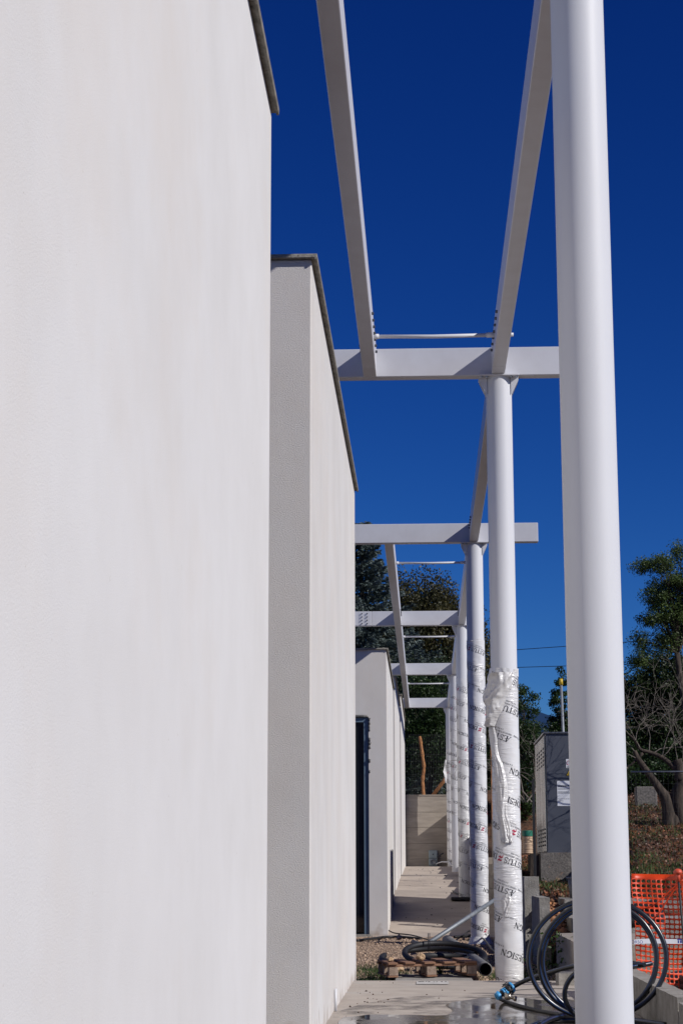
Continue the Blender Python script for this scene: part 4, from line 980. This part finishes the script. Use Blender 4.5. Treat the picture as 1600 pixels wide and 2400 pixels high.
# broad oak behind
Y=82.; c=W(1000,1560,Y); zt=W(980,1345,Y).z
tree('oak_tree','broad dark olive oak filling the gap behind the pergola beams',(c.x+.3,Y,3.5),
  [((c.x-.2,Y,zt-1.9),(2.4,2.4,2.0)),((c.x+1.3,Y,zt-4.2),(2.1,2.4,2.6)),((c.x-1.6,Y,zt-4.4),(2.3,2.4,2.8)),((c.x+.4,Y-.5,zt-7.0),(3.1,2.6,2.8)),((c.x-.3,Y-.5,zt-10.0),(3.1,2.6,2.6))],
  M['oak'],900,170,.75,.14,tr=.35,seed=3,limbs=40,shell=.3)
Y=76.; c=W(1128,1560,Y)
tree('oak_tree','narrow olive-brown tree showing just right of the third column',(c.x+.3,Y,3.2),[((c.x-.3,Y,c.z+.3),(.75,.9,1.1)),((c.x-.2,Y,c.z-2.2),(1.0,1.,2.0)),((c.x-.1,Y,c.z-5.),(1.2,1.,2.2))],M['oak'],190,75,.5,.13,tr=.15,seed=4)
# laurel hedge above the end wall
Y=62.5; a=W(940,1700,Y); b=W(1046,1700,Y)
tree('laurel_bush','glossy dark laurel bush behind the wire fence above the end wall',((a.x+b.x)/2,Y+.4,3.3),
  [((a.x+.2,Y+.2,4.9),(.8,.5,1.0)),((b.x-.3,Y+.2,5.1),(.8,.5,1.1)),(((a.x+b.x)/2,Y+.4,6.4),(1.0,.6,1.2))],M['laurel'],230,100,.34,.085,tr=.05,seed=5,cat='bush',limbs=5)
# tall evergreen screen between spruce and columns
Y=66.; c=W(1000,1700,Y)
tree('evergreen_tree','dark evergreen standing right behind the laurel bush at the end wall',(c.x,Y,3.3),[((c.x-.9,Y,6.3),(1.1,.8,2.2)),((c.x+.5,Y,6.6),(1.1,.8,2.2)),((c.x+1.6,Y,5.6),(1.0,.8,2.0))],M['darkleaf'],260,95,.45,.10,tr=.12,seed=6,limbs=6)
# right of column 2: bush, cypress, twigs
Y=60.; c=W(1222,1760,Y)
tree('evergreen_tree','rounded dark green tree between the torn-film column and the cabinet',(c.x+.1,Y,3.),[((c.x+.0,Y,W(1210,1670,Y).z),(.62,.6,.9)),((c.x+.15,Y,W(1222,1770,Y).z),(.85,.7,1.0)),((c.x-.2,Y,W(1200,1850,Y).z),(.9,.7,.9))],M['laurel'],170,110,.30,.085,tr=.08,seed=7)
Y=62.; c=W(1312,1690,Y)
tree('laurel_tree','pointed dark laurel tree right behind the yellow-capped pole',(c.x+.15,Y,2.8),[((W(1316,1590,Y).x,Y,W(1316,1590,Y).z),(.16,.16,.42)),((W(1312,1640,Y).x,Y,W(1312,1640,Y).z),(.28,.3,.5)),((W(1316,1700,Y).x,Y,W(1316,1710,Y).z),(.5,.4,.7)),((W(1310,1790,Y).x,Y,W(1310,1790,Y).z),(.75,.5,1.0))],M['laurel'],150,90,.17,.085,tr=.06,seed=8)
Y=66.; c=W(1270,1780,Y)
tree('evergreen_tree','low dark tree line seen behind the cabinet roof',(c.x,Y,3.4),[((c.x,Y,W(1270,1745,Y).z),(.9,.6,.7)),((c.x+.9,Y,W(1300,1740,Y).z),(.7,.6,.9))],M['darkleaf'],120,90,.35,.09,tr=.07,seed=9)
# twiggy bare shrubs
def twigs(mb,p,d,l,r,depth,rnd,spread=.6,grav=0.,n0=3):
    q=[p]; pts=[Vector(p)]; dd=Vector(d).normalized(); n=5
    for i in range(n):
        dd=(dd+Vector((rnd.gauss(0,1),rnd.gauss(0,1),rnd.gauss(0,1)))*.16+Vector((0,0,grav))).normalized(); pts.append(pts[-1]+dd*l/n)
    mb.tube(pts,[max(r*(1-.5*i/n),.0026) for i in range(n+1)],5 if depth<3 else 8,cap=False)
    if depth<=0: return
    for k in range(n0):
        i=rnd.randint(2,n); dv=(dd+Vector((rnd.gauss(0,1),rnd.gauss(0,1),rnd.gauss(0,1)))*spread).normalized()
        twigs(mb,pts[i],dv,l*rnd.uniform(.55,.85),r*.55,depth-1,rnd,spread,grav,n0)
def bare(name,label,base,stems,l,r,depth,seed,spread=.6,mt='twig',cat='shrub',dirs=None,n0=3,grav=0.):
    rnd=random.Random(seed); t=empty(name,base,label,cat); m_=MB()
    for s in range(stems):
        d=dirs[s] if dirs else (rnd.gauss(0,.4),rnd.gauss(0,.3),1)
        twigs(m_,Vector(base)+Vector((rnd.uniform(-.12,.12),rnd.uniform(-.1,.1),0)),d,l*rnd.uniform(.8,1.2),r,depth,rnd,spread,grav,n0)
    m_.build('branches',M[mt],t,recalc=False); return t
Y=44.; c=W(1235,1880,Y); bare('bare_shrub','pale leafless shrub with tangled twigs left of the cabinet roof',(c.x,Y,c.z),5,1.15,.018,4,11,n0=2)
Y=42.; c=W(1276,1810,Y); bare('bare_shrub','arching leafless twigs rising just behind the cabinet',(c.x,Y,c.z-.6),5,1.1,.016,4,12,.8,n0=2)
# hill trees on the right: dense mass and robinia
Y=66.; 
def E_(px,py,rx,rz,Y,ry=None):
    p=W(px,py,Y); k=Y/F; return ((p.x,Y,p.z),(rx*k,(ry or rx)*k,rz*k))
tree('evergreen_tree','broad dark green tree filling the right edge behind the bare tree',(W(1540,1850,Y).x,Y,3.5),
  [E_(1500,1610,55,62,Y),E_(1570,1590,70,60,Y),E_(1480,1700,65,80,Y),E_(1570,1710,90,85,Y),E_(1640,1650,80,120,Y)],M['darkleaf'],460,125,.45,.11,tr=.2,seed=13,limbs=30)
Y=62.
tree('robinia_tree','tall airy robinia at the right edge with sky showing through its leaves',(W(1625,1800,Y).x,Y,3.),
  [E_(1590,1300,22,26,Y),E_(1540,1325,52,22,Y),E_(1500,1332,24,9,Y),E_(1580,1370,60,28,Y),E_(1540,1400,45,30,Y),E_(1590,1440,55,40,Y),E_(1525,1450,34,20,Y),E_(1500,1500,22,22,Y),E_(1560,1500,36,26,Y),E_(1650,1380,60,90,Y),E_(1500,1540,30,24,Y)],
  M['robinia'],430,100,.29,.078,tr=.13,seed=14,limbs=44,shell=.3,aspect=.42,topfrac=.75)
# near scrub right under the evergreen, darker
Y=63.
tree('laurel_bush','dark leafy undergrowth right behind the bare gnarled tree',(W(1540,1850,Y).x,Y,3.3),[E_(1480,1790,50,45,Y),E_(1560,1790,70,50,Y),E_(1640,1780,70,60,Y)],M['laurel'],220,100,.35,.09,tr=.06,seed=15,cat='bush')
# old gnarled bare tree
def gnarled():
    Y=33.; t=empty('gnarled_tree',tuple(W(1572,1968,Y)),'old gnarled bare tree with a split dark trunk beside the wire fence','tree'); rnd=random.Random(5)
    m_=MB(); P=lambda px,py,dy=0.: W(px,py,Y+dy)
    def tb(pts,r): m_.tube(smooth([P(*q) for q in pts],5),[float(x) for x in np.interp(np.linspace(0,1,(len(pts)-1)*5+1),np.linspace(0,1,len(r)),r)],12)
    tb([(1562,1985),(1566,1930),(1562,1880),(1545,1850),(1520,1815),(1495,1780),(1485,1760)],[.15,.12,.11,.075,.06,.05,.04])
    tb([(1590,1990,.2),(1592,1930,.1),(1586,1880),(1595,1840),(1612,1810),(1630,1770)],[.17,.13,.12,.11,.09,.07])
    tb([(1576,1985,.1),(1578,1930,.05),(1575,1890,.05),(1584,1850)],[.15,.13,.10,.08])
    tb([(1592,1810),(1575,1795),(1550,1775),(1520,1763),(1500,1757),(1488,1738),(1474,1722)],[.085,.05,.038,.034,.03,.025,.018])
    tb([(1592,1830),(1590,1800),(1585,1780)],[.10,.09,.085])
    tb([(1505,1765),(1480,1790),(1465,1800)],[.03,.02,.01])
    m_.build('trunk',M['bark'],t,recalc=False)
    b_=MB()
    for (px,py,dx,dz,l) in ((1474,1722,-.3,.8,.8),(1488,1738,.1,1,.9),(1500,1757,-.5,.5,.7),(1520,1763,.2,1,.9),(1550,1775,-.1,1,.9),(1485,1760,-.4,.9,.8),(1550,1775,.5,.8,.9),(1600,1760,.1,1,1.),(1620,1780,-.3,1,.9),(1495,1780,-.8,.3,.6),(1530,1765,.6,.6,.9),(1470,1800,-.6,.1,.5),(1590,1800,-.2,.9,.9)):
        twigs(b_,P(px,py),(dx,rnd.gauss(0,.3),dz),l*.85,.009,3,rnd,.5,.0,3)
    b_.build('twigs',M['twig'],t,recalc=False)
gnarled()
# cut pale stump end + grey box on the slope
q=W(1515,1893,38.); bl('grey_box','pale grey utility box on the slope behind the gnarled tree','box',M['oldconcrete'],(q.x-.20,q.x+.21,38,38.4,q.z-.1,q.z+.42),b=.012)
# chain fence on the right slope and mesh fence above the end wall
def meshfence(name,label,x0,x1,y,z0,z1,sx,sz,r,posts,rail,rmat='wire'):
    t=empty(name,((x0+x1)/2,y,z0),label,'fence'); m_=MB()
    nx_=int((x1-x0)/sx)
    for i in range(nx_+1): x=x0+i*sx; m_.tube([(x,y,z0),(x,y,z1)],r,4,cap=False)
    nz_=int((z1-z0)/sz)
    for j in range(nz_+1): m_.tube([(x0,y,z0+j*sz),(x1,y,z0+j*sz)],r,4,cap=False)
    m_.build('wire_mesh',M['wire'],t)
    for x in posts: MB().tube([(x,y+.03,z0-.4),(x,y+.03,z1+.05)],.028,8).build('post',M['wire'],t)
    if rail: MB().tube([(x0,y,z1),(x1,y,z1)],rail,8).build('rail',M['galv'],t)
    return t
meshfence('wire_fence','thin dark welded wire fence standing on top of the end wall',-1.4,1.6,59.3,ZE+.03,5.25,.052,.21,.0028,(-1.2,1.5),0)
Yf=36.; za=W(1500,1808,Yf).z
meshfence('wire_fence','wire mesh fence with a pale top rail crossing in front of the gnarled tree',W(1462,1800,Yf-4.).x,W(1680,1800,Yf).x,31.,1.5,W(1500,1809,31.).z,.075,.15,.0013,(W(1700,1800,31).x,),.014)
# timber stakes above the end wall
ps=[W(x,y,59.45) for x,y in ((983,1726),(986,1745),(990,1775),(993,1800),(990,1830),(993,1875))]
tag(MB().tube(smooth(ps),[.045,.05,.052,.055,.055,.057,.06,.06]*5+[.06],10).build('wooden_stake',M['orangewood']),'upright bent orange wooden stake standing on the end wall','stake')
tag(MB().tube([W(1008,1872,59.4),W(1046,1822,59.4),W(1060,1803,59.4)],.06,10).build('wooden_stake',M['orangewood']),'slanting wooden stake leaning behind the end wall near the last column','stake')
# power lines
for (a,b,l_) in (((1150,1527),(1620,1494),'upper thin power line crossing the sky on the right'),((1150,1566),(1620,1552),'lower thin power line crossing the sky on the right')):
    A_=W(a[0],a[1],120.);B_=W(b[0],b[1],110.); d_=B_-A_
    tag(MB().tube([A_-d_*.0+d_*t*1.2-Vector((0,0,0)) for t in np.linspace(-.15,1,12)],.022,6).build('power_line',M['cable']),l_,'cable',group='power lines')
Y=46.
tree('laurel_bush','low dark hedge right behind the mossy grey box on the slope',(W(1540,1850,Y).x,Y,2.6),[E_(1480,1830,26,26,Y),E_(1530,1825,30,28,Y),E_(1590,1825,36,30,Y),E_(1660,1820,40,30,Y)],M['laurel'],150,90,.28,.085,tr=.05,seed=21,cat='bush',limbs=6)
# far wood closing the view behind everything
C_=[]
for k in range(900):
    x=rng.uniform(-9,22); y=rng.uniform(72,78); h=rng.uniform(0,1)
    C_.append((x,y,3.4+h*(2.6+.8*noise.noise(Vector((x*.4,0,0))))))
C_=np.repeat(np.array(C_),70,axis=0); C_=C_+rng.normal(size=C_.shape)*.35
tag(leaves('undergrowth',C_,.16,M['darkleaf']),'dark continuous undergrowth closing the view behind all the trees',kind='stuff')
# grass and litter
def blades(name,label,fx,n,h,mt,wd=.006):
    V=np.empty((n,3,3))
    for i in range(n):
        x,y,z=fx(); a=rng.uniform(0,6.28); hh=h*rng.uniform(.5,1.3); lean=rng.normal(size=2)*hh*.35
        V[i,0]=(x-wd*math.cos(a),y-wd*math.sin(a),z); V[i,1]=(x+wd*math.cos(a),y+wd*math.sin(a),z); V[i,2]=(x+lean[0],y+lean[1],z+hh)
    return tag(npmesh(name,V.reshape(-1,3),np.arange(n*3).reshape(n,3),mt),label,kind='stuff')
def patch(cs):
    def f():
        cx,cy,rx,ry,z=cs[rng.integers(len(cs))]; x=cx+rng.normal()*rx; y=cy+rng.normal()*ry
        return x,y,(gz(x,y) if z is None else terrain(x,y) if z=='t' else z)
    return f
blades('grass','bright short grass growing along the gravel edge and between the slabs',patch([(-.56,18.9,.10,.5,None),(-.45,20.2,.14,.5,None),(.78,19.8,.12,.4,None),(.95,20.4,.10,.5,None),(1.05,19.2,.10,.5,None),(-.62,21.,.1,.6,None),(.16,19.45,.05,.08,None)]),3600,.055,M['grass'],.004)
blades('grass','green grass tufts on the slope right of the columns',patch([(1.9,30.3,.25,1.2,'t'),(2.6,25.0,.5,.35,'t'),(3.0,26.2,.5,.5,'t'),(3.0,26.2,.5,.5,'t'),(3.5,33.5,.5,.4,'t'),(3.3,25.3,.6,.4,'t'),(2.9,27.8,.5,.5,'t'),(4.2,36,.8,1.5,'t'),(2.0,40,.5,2.5,'t'),(3.2,30.0,.7,.6,'t'),(4.4,31,.5,1.2,'t'),(4.0,38,.5,1,'t'),(2.2,36,.3,2,'t')]),7000,.09,M['grass'],.006)
def fli():
    y=24.5+22*rng.random()**1.2; x=rng.uniform(1.7,8) ; z=terrain(x,y); return x,y,z
P=np.array([fli() for _ in range(42000)]); P[:,2]+=rng.uniform(0,.04,len(P))
tag(leaves('leaf_litter',P,.045,M['litter'],None,.7,np.tile([1,0,0],(len(P),1)),.9),'brown dry leaf litter covering the slope under the trees',kind='stuff')
# weeds beside the column and on the pallet
def weed(loc,h,label,seed,n=60):
    t=empty('weed',loc,label,'plant','small weeds'); rnd=np.random.default_rng(seed); loc=np.array(loc)
    P=loc+np.stack([rnd.normal(size=n)*h*.28,rnd.normal(size=n)*h*.28,rnd.random(n)*h],1)
    leaves('leaf',P,.05,M['grass'],t,.5)
    m_=MB()
    for k in range(6): m_.tube([loc,P[k]],.004,5)
    m_.build('stem',M['grass'],t)
q=at(1030,2260,19.5); weed((q.x,19.6,-.06),.13,'small green weed under the middle of the pallet',1,40)
weed((1.28,19.8,-.05),.42,'straggly green weed right of the torn-film column',2,170)
q=W(1258,2078,32.6); weed((q.x,32.65,q.z-.05),.20,'bright grass tuft at the foot of the mottled plinth',3,120)
